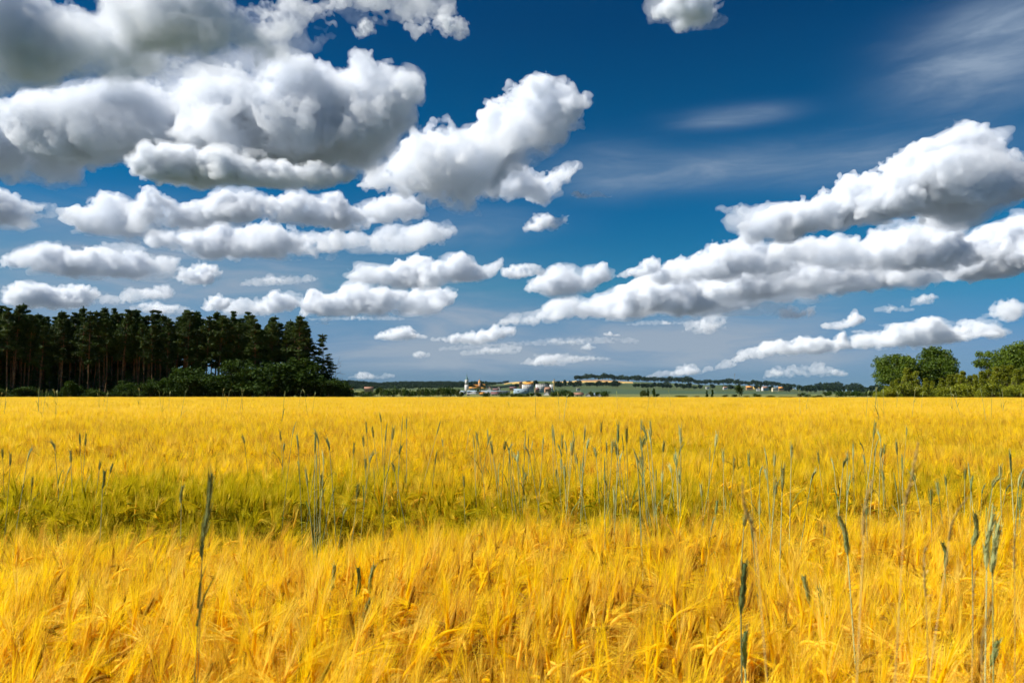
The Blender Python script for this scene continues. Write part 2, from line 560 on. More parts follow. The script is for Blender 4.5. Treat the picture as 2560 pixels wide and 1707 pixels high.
C('ragged white cloud with a torn tower, right of the largest cloud bank', [(880, 436), (925, 381), (990, 352), (1056, 316), (1072, 283), (1143, 277), (1186, 290), (1230, 228), (1268, 196), (1322, 201), (1371, 212), (1426, 230), (1450, 256)],
  [(880, 441), (960, 462), (1045, 479), (1175, 511), (1230, 480), (1275, 400), (1330, 345), (1400, 334), (1430, 300), (1450, 272)], 6, depth=0.8, rag=1.3, mfp=11, base_row=500, heaps=0.2, edge=1.1)
C('pale low lobe of cloud pointing right under the torn tower', [(1235, 450), (1260, 410), (1300, 396), (1360, 398), (1448, 392)], [(1235, 490), (1300, 496), (1370, 475), (1426, 438), (1448, 400)], 7, rag=1.2, mfp=9, near=6400, heaps=0.3)
C('long white cloud with a pointed left end above the pine wood', [(136, 536), (163, 517), (218, 498), (250, 473), (288, 449), (321, 463), (348, 484), (392, 463), (430, 479), (463, 512), (490, 490), (544, 482), (577, 495), (626, 498), (680, 509), (724, 495), (789, 484), (833, 487), (871, 501), (925, 490), (969, 495), (1018, 473), (1034, 484), (1056, 506)],
  [(136, 544), (207, 574), (310, 582), (397, 563), (490, 560), (544, 553), (707, 560), (838, 571), (925, 555), (1034, 539), (1056, 520)], 8, heaps=0.6)
C('streaky white cloud directly under the long pointed cloud', [(392, 599), (403, 571), (435, 563), (517, 553), (599, 558), (697, 563), (816, 571), (925, 577), (980, 571), (1034, 563), (1061, 555), (1088, 571), (1132, 566)],
  [(392, 615), (463, 628), (512, 642), (653, 642), (816, 634), (925, 626), (1034, 620), (1121, 599), (1132, 580)], 9, mfp=13)
C('puffy cloud at the left edge over the pine wood, with two humps', [(-60, 655), (0, 648), (49, 620), (71, 596), (103, 599), (141, 620), (185, 626), (229, 618), (299, 631), (327, 612), (370, 610), (403, 620), (431, 631)],
  [(-60, 664), (0, 661), (109, 674), (190, 694), (326, 692), (403, 672), (431, 650)], 10, mfp=10, heaps=0.6)
C('small bright cloud cut by the left edge of the sky', [(-60, 470), (0, 478), (49, 490), (82, 500), (128, 512)], [(-60, 566), (0, 563), (49, 558), (98, 525), (128, 518)], 11)
C('small round cloud between the two-humped cloud and the grey streaks', [(437, 695), (452, 675), (490, 657), (522, 660), (552, 677)], [(437, 700), (473, 710), (522, 708), (552, 690)], 12)
C('peach tinted cloud just above the treetops at the left', [(14, 742), (44, 718), (82, 710), (136, 718), (185, 713), (220, 724)], [(14, 756), (54, 769), (152, 771), (212, 752), (220, 740)], 13)
C('flat streaky cloud above the middle of the pine wood', [(240, 742), (272, 714), (326, 716), (381, 724), (419, 712), (432, 722)], [(240, 758), (300, 760), (420, 746), (432, 736)], 14, mfp=16)
C('low flat cloud peeping over the pine tops', [(330, 762), (354, 752), (435, 758), (495, 774)], [(330, 775), (420, 788), (495, 784)], 15, mfp=14)
C('little upright cloud above the pine tops', [(508, 771), (517, 747), (544, 733), (566, 742)], [(508, 776), (535, 778), (566, 764)], 16)
C('plain white cloud left of the long low cloud over the pines', [(560, 774), (600, 737), (653, 727), (697, 727), (735, 736), (748, 752)], [(560, 784), (653, 786), (735, 774), (748, 764)], 17)
C('long low white cloud above the right end of the pine wood', [(751, 764), (768, 735), (816, 720), (898, 711), (920, 722), (947, 718), (980, 728), (1034, 722), (1088, 713), (1110, 720), (1140, 727)],
  [(751, 779), (816, 788), (925, 780), (1034, 782), (1100, 770), (1140, 742)], 18, heaps=0.6)
C('bright cloud with ragged right end in the middle of the sky', [(877, 690), (898, 664), (952, 645), (980, 634), (1007, 645), (1045, 628), (1067, 626), (1088, 642), (1112, 653), (1132, 634), (1154, 626), (1181, 637), (1197, 653), (1236, 655), (1257, 643)],
  [(877, 698), (979, 707), (1067, 709), (1143, 703), (1236, 690), (1257, 662)], 19, heaps=0.6)
C('small flat cloud touching the humped one, left of centre right', [(1258, 672), (1290, 657), (1330, 661), (1364, 672)], [(1258, 688), (1290, 694), (1364, 690)], 20)
C('humped white cloud beside the small flat one, middle of the sky', [(1290, 715), (1310, 704), (1350, 683), (1390, 667), (1430, 670), (1470, 660), (1500, 649), (1515, 655), (1526, 680)], [(1290, 726), (1400, 730), (1480, 724), (1526, 698)], 21, heaps=0.6)
C('small wedge of cloud tilted up to the right', [(1546, 684), (1590, 660), (1630, 638), (1648, 636), (1654, 658)], [(1546, 690), (1600, 690), (1654, 676)], 22)
C('grey body of the rising bank of cloud, behind its white heaps', [(1480, 752), (1600, 714), (1700, 682), (1800, 645), (1900, 622), (2000, 604), (2128, 590), (2250, 588), (2400, 590), (2470, 620)], [(1480, 786), (1643, 778), (1783, 776), (1886, 758), (1980, 748), (2098, 728), (2249, 716), (2400, 690), (2470, 660)], 61, base_row=800, mfp=13, depth=0.7, heaps=0.45, edge=1.3)
C('low left part of the rising bank of cloud, tapering down to the horizon', [(1240, 800), (1280, 787), (1335, 763), (1407, 742), (1456, 733), (1534, 713), (1589, 692), (1640, 690), (1720, 698), (1810, 714)], [(1240, 812), (1400, 798), (1522, 792), (1643, 783), (1783, 780), (1810, 768)], 23, base_row=780, mfp=10, depth=1.0, heaps=0.4)
C('middle heap of the rising bank of cloud, below the tip of the brightest cloud', [(1640, 686), (1668, 661), (1722, 650), (1740, 629), (1789, 608), (1825, 607), (1874, 595), (1910, 598), (1946, 586), (2000, 582), (2050, 598)], [(1640, 698), (1722, 698), (1825, 698), (1910, 684), (2000, 664), (2050, 640)], 57, base_row=690, mfp=10, depth=1.0, heaps=0.4)
C('upper heap of the rising bank of cloud, just under the brightest cloud', [(1950, 585), (2007, 568), (2067, 563), (2128, 552), (2189, 566), (2280, 548), (2340, 544), (2410, 560)], [(1950, 642), (2067, 656), (2189, 668), (2300, 668), (2410, 644)], 58, base_row=655, mfp=10, depth=1.0, heaps=0.4)
C('lower lumpy shelf of the rising bank of cloud, over its dark base', [(1780, 700), (1840, 668), (1900, 656), (1990, 636), (2060, 628), (2130, 636), (2200, 664), (2268, 682)], [(1780, 738), (1880, 746), (1980, 738), (2092, 722), (2200, 716), (2268, 706)], 59, base_row=725, mfp=11, depth=1.0, heaps=0.5)
C('low thin cloud trailing left from the foot of the rising bank', [(1085, 846), (1130, 832), (1200, 816), (1262, 808), (1290, 812)], [(1085, 853), (1200, 860), (1290, 836)], 24)
C('rounded cloud at the right end of the rising bank', [(2350, 590), (2395, 560), (2437, 560), (2480, 553), (2505, 570)], [(2350, 655), (2400, 668), (2470, 655), (2505, 630)], 25)
C('white cloud cut by the right edge of the sky', [(2486, 590), (2500, 556), (2540, 546), (2600, 535), (2660, 545)], [(2486, 655), (2530, 674), (2600, 668), (2660, 660)], 26)
C('brightest white cloud, a big cauliflower heap high at the right', [(1855, 548), (1874, 533), (1898, 530), (1922, 509), (1952, 488), (2007, 488), (2025, 494), (2037, 479), (2074, 454), (2104, 424), (2122, 415), (2152, 418), (2189, 397), (2225, 388), (2273, 376), (2322, 357), (2340, 330), (2364, 318), (2401, 312), (2419, 318), (2431, 324), (2461, 315), (2492, 312), (2510, 327), (2516, 357), (2540, 370), (2560, 388), (2640, 420)],
  [(1855, 555), (1886, 573), (1946, 577), (2067, 560), (2189, 556), (2310, 538), (2431, 529), (2498, 517), (2560, 487), (2640, 470)], 27, depth=0.8, mfp=8, heaps=0.12)
C('peach white cloud above the oak grove', [(2140, 850), (2158, 832), (2201, 820), (2249, 812), (2298, 800), (2334, 791), (2364, 800), (2376, 812), (2407, 797), (2443, 809), (2492, 826)], [(2140, 872), (2249, 861), (2370, 856), (2440, 846), (2492, 840)], 28, heaps=0.5)
C('low rippled cloud left of the peach cloud over the grove', [(1837, 897), (1855, 876), (1916, 856), (1965, 847), (2031, 843), (2080, 840), (2104, 826), (2136, 846)], [(1837, 904), (1946, 886), (2067, 880), (2136, 872)], 29)
C('small horned cloud above the low rippled cloud', [(2058, 806), (2080, 797), (2118, 797), (2136, 776), (2148, 792)], [(2058, 818), (2110, 824), (2148, 808)], 30)
C('small ball of cloud near the right edge, above the grove', [(2464, 772), (2480, 752), (2510, 746), (2546, 758)], [(2464, 795), (2490, 806), (2546, 782)], 31, rag=1.4, mfp=12, near=22000)
C('faint sloping cloud low on the horizon above the ridge trees', [(1610, 940), (1680, 917), (1720, 911), (1760, 907), (1845, 900)], [(1610, 945), (1720, 938), (1845, 914)], 32, mfp=16)
C('small cloud puff below the middle of the rising bank', [(1454, 864), (1472, 855), (1492, 862)], [(1454, 873), (1475, 875), (1492, 870)], 33, mfp=12)
C('faint flat cloud low over the village hills', [(1298, 904), (1340, 886), (1400, 884), (1456, 892)], [(1298, 912), (1380, 914), (1456, 904)], 34, mfp=18)
C('small flat white cloud alone right of the pine wood', [(941, 840), (960, 826), (1010, 820), (1022, 813), (1067, 832)], [(941, 848), (1000, 850), (1067, 845)], 35)
C('faint dot of cloud above the village', [(1034, 880), (1050, 871), (1077, 884)], [(1034, 890), (1056, 896), (1077, 891)], 36, mfp=18)
C('faint cloud low on the horizon beside the pine wood', [(870, 940), (905, 928), (960, 928), (984, 938)], [(870, 946), (940, 948), (984, 944)], 37, mfp=18)
C('lone tapered cloud between the torn tower and the humped cloud', [(1311, 562), (1330, 545), (1360, 534), (1404, 533), (1422, 542)], [(1311, 580), (1345, 580), (1400, 560), (1422, 550)], 38, mfp=11)
C('thin sliver of cloud right of the pale low lobe', [(1426, 482), (1444, 474), (1490, 480), (1532, 488)], [(1426, 492), (1470, 496), (1532, 491)], 39, mfp=16)
C('grey cloud scrap cut by the top edge, right of centre', [(1652, -30), (1720, -50), (1800, -30), (1816, 0)], [(1652, 34), (1690, 50), (1760, 42), (1816, 16)], 40, rag=1.3, mfp=13)
C('flat little cloud low beneath the middle of the rising bank', [(1512, 832), (1530, 826), (1550, 834)], [(1512, 839), (1550, 840)], 42, mfp=12)
C('thin flat streak of cloud just under the rising bank', [(1568, 806), (1640, 798), (1708, 804)], [(1568, 813), (1708, 811)], 43, mfp=18, rag=1.3, heaps=0.3)
C('grey loose cloud under the dark base of the rising bank', [(1724, 806), (1760, 788), (1812, 792)], [(1724, 828), (1770, 832), (1812, 812)], 44, mfp=20, rag=1.4, near=21000)
C('low flat cloud over the apartment blocks', [(1380, 893), (1450, 886), (1526, 892)], [(1380, 902), (1526, 900)], 45, mfp=16, rag=1.3, heaps=0.3)
C('loose white cloud under the right half of the rising bank', [(1936, 778), (1975, 760), (2034, 766)], [(1936, 792), (1990, 796), (2034, 782)], 46, mfp=13, rag=1.3)
C('small bright cloud touching the base of the rising bank', [(1808, 768), (1840, 759), (1872, 766)], [(1808, 776), (1872, 775)], 47, mfp=11)
C('faint double scrap of cloud right of the horned cloud', [(2190, 772), (2230, 760), (2278, 768)], [(2190, 780), (2278, 778)], 48, mfp=16, rag=1.5, near=24000)
C('soft scrap of cloud high above the peach cloud', [(2280, 752), (2310, 730), (2344, 738)], [(2280, 764), (2344, 756)], 49, mfp=16, rag=1.4)
C('small lump of cloud right of the peach cloud, before the tallest tree', [(2434, 830), (2464, 818), (2498, 828)], [(2434, 842), (2498, 842)], 50, mfp=11)
C('faint low cloud over the right end of the ridge', [(1916, 928), (1990, 906), (2092, 910)], [(1916, 944), (2092, 932)], 51, mfp=20, rag=1.4)
C('faint low puff just left of the oaks', [(2046, 936), (2080, 920), (2120, 928)], [(2046, 942), (2120, 941)], 52, mfp=18)
C('long thin streak of cloud under the long low cloud over the pines', [(770, 794), (880, 788), (1012, 792)], [(770, 801), (1012, 800)], 53, mfp=16, rag=1.4, heaps=0.3)
C('pale streaks of cloud in the gap over the plain white cloud', [(600, 702), (680, 688), (800, 684)], [(600, 714), (700, 712), (800, 700)], 54, mfp=18, rag=1.4, heaps=0.3)
C('soft cloud at the foot of the long rising bank, over the church', [(1150, 878), (1230, 862), (1300, 866)], [(1150, 888), (1300, 882)], 55, mfp=20, rag=1.4, heaps=0.3)
C('wide low streak of cloud halfway between the village and the rising bank', [(1100, 868), (1300, 850), (1440, 842), (1600, 846)], [(1100, 876), (1300, 864), (1600, 856)], 56, mfp=24, rag=1.6, heaps=0.3)
for a, k in CL:
    cloud(*a, **k)
print('clouds done', time.time() - T0)
# ------------------------------------------------------------------ trees
M['pine_needles'] = leafy('pine_needles', (0.020, 0.040, 0.006), (0.070, 0.108, 0.016), 0.5, 0.15, 0.6, 0.15)
M['pine_bark'] = two_tone('pine_bark', (0.11, 0.065, 0.035), (0.27, 0.155, 0.065), 2.0)
M['grey_bark'] = two_tone('grey_bark', (0.10, 0.08, 0.06), (0.2, 0.17, 0.13), 2.0)
M['dark_leaves'] = leafy('dark_leaves', (0.012, 0.030, 0.004), (0.045, 0.080, 0.010), 0.8, 0.2, 0.75, 0.08)
M['oak_leaves'] = leafy('oak_leaves', (0.035, 0.075, 0.004), (0.125, 0.18, 0.010), 0.8, 0.25)
M['birch_leaves'] = leafy('birch_leaves', (0.080, 0.108, 0.004), (0.26, 0.275, 0.012), 1.0, 0.3)
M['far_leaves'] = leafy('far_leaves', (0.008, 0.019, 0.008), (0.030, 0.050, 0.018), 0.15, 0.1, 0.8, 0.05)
M['mid_leaves'] = leafy('mid_leaves', (0.024, 0.044, 0.009), (0.075, 0.095, 0.018), 0.3, 0.2, 0.7, 0.1)


def leaf_quads(C_, size, rng, squash=1.0, aspect=0.6):
    """small leaf faces at the points C_, turned every way"""
    n = len(C_)
    a = rng.normal(size=(n, 3))
    a[:, 2] *= squash
    a /= np.linalg.norm(a, axis=1)[:, None]
    b = np.cross(a, rng.normal(size=(n, 3)))
    b /= np.linalg.norm(b, axis=1)[:, None] + 1e-9
    s = (size * rng.uniform(0.6, 1.35, n))[:, None] if np.isscalar(size) else size[:, None]
    a, b = a * s * 0.5, b * s * 0.5 * aspect
    V = np.stack([C_ - a, C_ + b, C_ + a, C_ - b], 1).reshape(-1, 3)
    return V, np.arange(4 * n).reshape(n, 4)


def tube(P, R, sides=6):
    P = np.asarray(P, float)
    V, F = [], []
    for i, p in enumerate(P):
        d = P[min(i + 1, len(P) - 1)] - P[max(i - 1, 0)]
        d /= np.linalg.norm(d) + 1e-9
        u = np.cross(d, (0.3, 0.9, 0.1) if abs(d[2]) > 0.7 else (0, 0, 1.0))
        u /= np.linalg.norm(u)
        w = np.cross(d, u)
        for k in range(sides):
            t = 2 * math.pi * k / sides
            V.append(p + R[i] * (math.cos(t) * u + math.sin(t) * w))
    for i in range(len(P) - 1):
        for k in range(sides):
            a, b = i * sides + k, i * sides + (k + 1) % sides
            F.append((a, b, b + sides, a + sides))
    return np.array(V), np.array(F)


def join(L):
    V, F, o = [], [], 0
    for v, f in L:
        V.append(v)
        F.append(np.asarray(f) + o)
        o += len(v)
    return np.concatenate(V), np.concatenate(F)


def in_ball(n, rng, power=0.45):
    d = rng.normal(size=(n, 3))
    d /= np.linalg.norm(d, axis=1)[:, None]
    return d * (rng.random(n) ** power)[:, None]


def limb(p0, p1, r0, r1, rng, wob=0.06, n=5, sides=5):
    t = np.linspace(0, 1, n)[:, None]
    P = p0 + (p1 - p0) * t + rng.normal(size=(n, 3)) * wob * np.linalg.norm(p1 - p0) * np.sin(t * math.pi)
    return tube(P, np.linspace(r0, r1, n), sides)


def pine_mesh(seed, H=22.0, crown=0.42, wide=2.6):
    """a forest pine: a tall bare trunk, a ragged crown of flat tufts on whorls of limbs, some dead stubs below"""
    rng = np.random.default_rng(seed)
    bend = rng.normal(0, 0.5, 2)
    def spine(t):
        return np.array([bend[0] * t * t + 0.25 * math.sin(3 * t + seed), bend[1] * t * t, H * t])
    ts = np.linspace(0, 1, 12)
    wood = [tube([spine(t) for t in ts], 0.19 * (1 - ts * 0.9) + 0.015, 7)]
    tufts = []
    c0 = 1 - crown
    nw = 15
    for k in range(nw):
        t = c0 + crown * (k + rng.uniform(0, .6)) / nw
        u = (t - c0) / crown
        reach = wide * (0.45 + 0.55 * math.sin(min(1, u * 1.5 + 0.22) * math.pi * 0.62)) * (1.05 - u ** 2.2) + 0.25
        for j in range(rng.integers(3, 6)):
            a = rng.uniform(0, 2 * math.pi)
            r = reach * rng.uniform(0.45, 1.15)
            base = spine(t)
            tip = base + np.array([math.cos(a) * r, math.sin(a) * r, r * rng.uniform(0.0, 0.45) + 0.35 * u])
            wood.append(limb(base, tip, 0.05, 0.015, rng, n=4, sides=4))
            for q in (0.55, 0.8, 1.0):
                c = base + (tip - base) * q
                R = rng.uniform(0.35, 0.8) * (0.65 + 0.35 * (1 - u))
                n = int(56 * R / 0.5)
                tufts.append(c + in_ball(n, rng) * np.array([R * 1.15, R * 1.15, R * 0.55]))
    top = spine(1.0)
    for k in range(7):
        tufts.append(top + np.array([0, 0, -0.4 * k]) + in_ball(30, rng) * np.array([0.12 + 0.16 * k, 0.12 + 0.16 * k, 0.45]))
    for k in range(9):
        t = rng.uniform(min(0.25, c0 * 0.5), c0)
        a = rng.uniform(0, 6.28)
        r = rng.uniform(0.4, 1.5)
        wood.append(limb(spine(t), spine(t) + np.array([math.cos(a) * r, math.sin(a) * r, rng.uniform(-0.3, 0.3)]), 0.03, 0.008, rng, n=3, sides=3))
    return join(wood), leaf_quads(np.concatenate(tufts), 0.33, rng, 0.7)


def broad_mesh(seed, H, W, bole=0.2, lobes=26, leaf=0.42, per=240, gap=1.0, shape='round', lobe_r=0.2):
    """a broadleaf tree: trunk, limbs, and leaves gathered in clumps with gaps between them"""
    rng = np.random.default_rng(seed)
    wood, leaves = [], []
    z0 = H * bole
    rt = max(0.06, H * 0.017)
    fork = np.array([rng.normal(0, 0.02) * H, rng.normal(0, 0.02) * H, H * max(bole, 0.12) * 1.15])
    wood.append(limb(np.zeros(3), fork, rt * 1.25, rt * 0.8, rng, 0.03, sides=8))
    ctr = np.array([0, 0, z0 + (H - z0) * 0.52])
    for k in range(lobes):
        d = rng.normal(size=3)
        d /= np.linalg.norm(d)
        rr = rng.uniform(0.45, 0.84) if k > 3 else rng.uniform(0, 0.35)
        if shape == 'cone':
            h = rng.uniform(0.02, 0.95) ** 0.8
            a = rng.uniform(0, 6.28)
            w = W * 0.5 * (1 - h) ** 0.7 * rng.uniform(0.2, 0.8)
            c = np.array([math.cos(a) * w, math.sin(a) * w, z0 + h * (H - z0) * 0.94])
            R = max(0.09 * H * (1 - h) + 0.085 * H, 0.2) * lobe_r / 0.2
        else:
            c = ctr + d * rr * np.array([W * 0.5, W * 0.5, (H - z0) * 0.5])
            R = W * lobe_r * rng.uniform(0.7, 1.25)
        c[2] = max(c[2], R * 0.5)
        c[2] = min(c[2], H - R * 0.62)
        wood.append(limb(fork * rng.uniform(0.75, 1.0), c, rt * 0.42, rt * 0.08, rng, 0.07))
        n = int(per * rng.uniform(0.7, 1.2))
        pts = in_ball(n, rng, 0.38 * gap) * np.array([R, R, R * 0.72])
        leaves.append(c + pts)
        for m in range(4):
            d2 = rng.normal(size=3)
            d2 /= np.linalg.norm(d2)
            cc = c + d2 * R * rng.uniform(0.8, 1.15) * np.array([1, 1, 0.72])
            if cc[2] > 0.1:
                leaves.append(cc + in_ball(int(n * 0.12), rng) * R * 0.34)
    return join(wood), leaf_quads(np.concatenate(leaves), leaf, rng)


def variant(trunk_vf, crown_vf, bark, leaves):
    def me(name, vf, m):
        o = mesh_object(name, vf[0], np.asarray(vf[1]), m, link=False)
        d = o.data
        bpy.data.objects.remove(o)
        return d
    return me('trunk', trunk_vf, bark), me('crown', crown_vf, leaves)


def plant_tree(name, var, p, label, cat='tree', group=None, scale=1.0, sz=None, rot=0.0, lean=(0, 0)):
    """an Empty at the foot of the tree with its trunk and its crown"""
    e = bpy.data.objects.new(name, None)
    COL.objects.link(e)
    e.location = p
    e.rotation_euler = (lean[0], lean[1], rot)
    e.scale = (scale, scale, sz or scale)
    for nm, d in zip(('trunk', 'crown'), var):
        o = bpy.data.objects.new(nm, d)
        COL.objects.link(o)
        o.parent = e
    return tag(e, label, cat, group)


def on_land(px, y):
    x = (px - 1280) / FPX * y
    return Vector((x, y, land(x, y)))


def top_height(px, row, y):
    """how tall a thing standing at column px, y metres off must be to reach up to row"""
    return EYE + (HOR - row) / FPX * y - on_land(px, y).z


R_ = random.Random(11)
# --- the pine wood at the left
pines = [variant(*pine_mesh(s, 22, c, w), M['pine_bark'], M['pine_needles']) for s, c, w in
         ((1, .46, 2.3), (2, .54, 2.6), (3, .40, 2.1), (4, .60, 2.5), (5, .50, 2.4), (6, .46, 2.8), (7, .56, 2.2), (8, .50, 2.5))]
PINE_TOP = np.array([(-200, 752), (0, 764), (120, 776), (330, 780), (520, 782), (640, 794), (740, 797), (770, 806), (790, 830)], float)
spots = []
def far_enough(p, d):
    return all((p[0] - q[0]) ** 2 + (p[1] - q[1]) ** 2 > d * d for q in spots)
tries = 0
while len(spots) < 285 and tries < 60000:
    tries += 1
    px = R_.uniform(-210, 764)
    deep = np.interp(px, [-210, 430, 540, 700, 790], [62, 56, 30, 20, 8])
    y = 190 + deep * R_.random() ** 1.6
    x = (px - 1280) / FPX * y
    if far_enough((x, y), 1.9 if y < 206 else 2.7):
        spots.append((x, y))
spots.sort(key=lambda q: q[1])
for i, (x, y) in enumerate(spots):
    px = 1280 + x / y * FPX
    front = y < 200
    h = top_height(px, np.interp(px, PINE_TOP[:, 0], PINE_TOP[:, 1]), min(y, 205)) * R_.uniform(0.80, 1.04)
    k = R_.randrange(len(pines))
    lab = 'tall dark pine with a bare reddish trunk at the front of the wood' if front else 'dark pine standing deeper inside the wood behind the front rank'
    plant_tree('pine_tree', pines[k], (x, y, 0), lab, 'pine tree', 'pines of the wood on the left', scale=h / 22 * R_.uniform(0.95, 1.15), sz=h / 22,
               rot=R_.uniform(0, 6.28), lean=(R_.gauss(0, .012), R_.gauss(0, .018)))
young = [variant(*pine_mesh(121 + k, 14, .86, 2.2), M['grey_bark'], M['pine_needles']) for k in range(3)]
for k in range(64):
    px = -215 + k * 11.2 + R_.uniform(-5, 5)
    y = R_.uniform(206, 250) if k % 3 else R_.uniform(196, 204)
    h = R_.uniform(11, 17) if y > 205 else R_.uniform(6, 10)
    plant_tree('young_pine', young[k % 3], on_land(px, y), 'younger pine with low branches in the shade between the tall trunks', 'pine tree', 'young pines inside the wood',
               scale=h / 14 * R_.uniform(1.0, 1.5), sz=h / 14, rot=R_.uniform(0, 6.28))
R9 = random.Random(99)
for k in range(46):
    px = -205 + k * 14.4 + R9.uniform(-6, 6)
    y = R9.uniform(212, 236)
    h = R9.uniform(10, 15)
    plant_tree('young_pine', young[k % 3], on_land(px, y), 'younger pine with low branches in the shade between the tall trunks', 'pine tree', 'young pines inside the wood',
               scale=h / 14 * R9.uniform(1.3, 1.8), sz=h / 14, rot=R9.uniform(0, 6.28))
edge_pine = variant(*pine_mesh(21, 20, .74, 3.0), M['grey_bark'], M['pine_needles'])
plant_tree('pine_tree', edge_pine, on_land(811, 196), 'last pine at the right end of the wood, shorter and leafy far down its trunk', 'pine tree',
           scale=top_height(811, 836, 196) / 20 * 1.25, sz=top_height(811, 836, 196) / 20, rot=1.0)
# a dead, leafless tree leaning out at the wood's end
def dead_tree():
    rng = np.random.default_rng(5)
    L = [limb(np.zeros(3), np.array([2.2, 0, 11.5]), 0.12, 0.02, rng, 0.03, 8)]
    for t, dx, dz in ((.35, 1.6, .4), (.45, 2.2, .9), (.55, 1.4, 1.5), (.62, 2.6, -.3), (.7, 1.2, 1.6), (.5, 3.0, -.6), (.8, .9, 1.1)):
        b = np.array([2.2 * t, 0, 11.5 * t])
        tip = b + np.array([dx, rng.normal(0, .4), dz])
        L.append(limb(b, tip, 0.05, 0.012, rng, 0.08, 6, 4))
        for q in range(3):
            m = b + (tip - b) * rng.uniform(.4, 1)
            L.append(limb(m, m + rng.normal(size=3) * np.array([.6, .3, .5]), 0.018, 0.006, rng, 0.05, 3, 3))
    return join(L)
v, f = dead_tree()
o = mesh_object('dead_tree', v, f, M['grey_bark'])
o.location = on_land(828, 194)
tag(o, 'bare dead tree leaning right out of the end of the pine wood', 'tree')
# bushes and young broadleaf trees along the foot of the wood
under = [variant(*broad_mesh(31 + k, 5, 5.2, 0.02, 16, 0.34, 120, 1.0, lobe_r=0.22), M['grey_bark'], M['dark_leaves']) for k in range(4)]
for k in range(58):
    px = np.interp(k + R_.uniform(-.4, .4), [0, 20, 57], [-190, 330, 862])
    row = np.interp(px, [-200, 300, 420, 520, 640, 700, 780, 850, 870], [972, 970, 946, 925, 915, 907, 918, 958, 970]) + R_.uniform(-22, 20)
    y = R_.uniform(184, 191)
    h = top_height(px, row, y)
    plant_tree('undergrowth_bush', under[k % 4], on_land(px, y), 'dark leafy bush at the foot of the pine wood', 'bush', 'bushes along the foot of the pine wood',
               scale=max(h / 5, 0.9) * R_.uniform(.85, 1.5), sz=h / 5, rot=R_.uniform(0, 6.28))

# --- the grove at the right
def broad(px, row, y, seed, H0, W0, leaves, label, cat, group=None, name='broadleaf_tree', wide=None, **k):
    h = top_height(px, row, y)
    W = wide / FPX * y if wide else W0 * h / H0
    vv = variant(*broad_mesh(seed, h, W, **k), M['grey_bark'], M[leaves])
    return plant_tree(name, vv, on_land(px, y), label, cat, group, rot=seed * 1.3)
broad(2246, 879, 214, 41, 14, 11, 'oak_leaves', 'big green oak with a sloping left side, left of the two round oaks', 'oak tree', name='oak_tree', wide=112, bole=.12, lobes=60, per=380, leaf=.42, lobe_r=.17)
broad(2344, 865, 210, 42, 14, 12, 'oak_leaves', 'big green oak with an even dome, right of the two round oaks', 'oak tree', name='oak_tree', wide=104, bole=.12, lobes=64, per=380, leaf=.42, lobe_r=.165)
broad(2466, 872, 216, 43, 14, 9, 'oak_leaves', 'thin crowned tree with sky showing through, between the round oaks and the right edge', 'tree', wide=92, bole=.35, lobes=20, per=190, leaf=.38, lobe_r=.13)
broad(2560, 846, 206, 44, 15, 12, 'oak_leaves', 'tallest tree of the grove, cut by the right edge of the picture', 'tree', wide=136, bole=.12, lobes=60, per=380, leaf=.44, lobe_r=.17)
broad(2660, 850, 210, 45, 15, 12, 'oak_leaves', 'broad green tree beyond the right edge of the picture', 'tree', wide=130, bole=.12, lobes=34, per=260, leaf=.42, lobe_r=.16)
birches = [variant(*broad_mesh(51 + k, 8, 3.6, 0.06, 34, 0.26, 150, 1.1, 'cone', 0.16), M['grey_bark'], M['birch_leaves']) for k in range(5)]
for k, (px, row) in enumerate(((2212, 966), (2228, 956), (2243, 946), (2267, 922), (2288, 930), (2313, 948), (2330, 955), (2352, 945), (2374, 938), (2392, 935), (2405, 932), (2421, 942), (2436, 936),
                               (2455, 930), (2472, 926), (2490, 922), (2508, 918), (2524, 914), (2541, 925), (2556, 920), (2575, 915), (2600, 920), (2640, 915), (2680, 920))):
    y = 176 + (k * 7 % 5) * 4
    h = top_height(px, row, y)
    plant_tree('young_birch', birches[k % 5], on_land(px, y), 'slim yellow green birch in the belt before the oaks', 'birch tree', 'young birches before the oak grove',
               scale=h / 8 * 1.1, sz=h / 8 * 1.12, rot=k * 2.1)
shrubs = [variant(*broad_mesh(61 + k, 3, 3.6, 0.01, 16, 0.24, 110, 1.0, lobe_r=0.22), M['grey_bark'], M['birch_leaves']) for k in range(3)]
for k in range(30):
    px = 2196 + k * 16.5 + R_.uniform(-5, 5)
    row = R_.uniform(956, 976)
    y = 168 + R_.uniform(0, 6)
    h = top_height(px, row, y)
    plant_tree('grove_shrub', shrubs[k % 3], on_land(px, y), 'olive green shrub at the foot of the grove on the right', 'shrub', 'shrubs at the foot of the right hand grove',
               scale=h / 3, rot=k * 1.7)
print('near trees', time.time() - T0)
# ------------------------------------------------------------------ far woods, ridge trees, village
def blob_crown(n_leaf, seed, H, W, leaf, z0=0.15):
    rng = np.random.default_rng(seed)
    pts = []
    for k in range(9):
        d = rng.normal(size=3)
        d /= np.linalg.norm(d)
        c = np.array([0, 0, H * (0.5 + z0 / 2)]) + d * rng.uniform(.2, .62) * np.array([W / 2, W / 2, H * (1 - z0) / 2])
        R = W * rng.uniform(.2, .32)
        pts.append(c + in_ball(n_leaf // 9, rng) * R)
    P = np.concatenate(pts)
    P[:, 2] = np.clip(P[:, 2], 0.02 * H, H)
    return leaf_quads(P, leaf, rng, aspect=0.9)


def far_variant(seed, H, W, leaf, leaves, n=330, z0=.12):
    rng = np.random.default_rng(seed)
    return variant(tube([(0, 0, 0), (0, 0, H * .6)], [H * .03, H * .012], 5), blob_crown(n, seed, H, W, leaf, z0), M['grey_bark'], M[leaves])


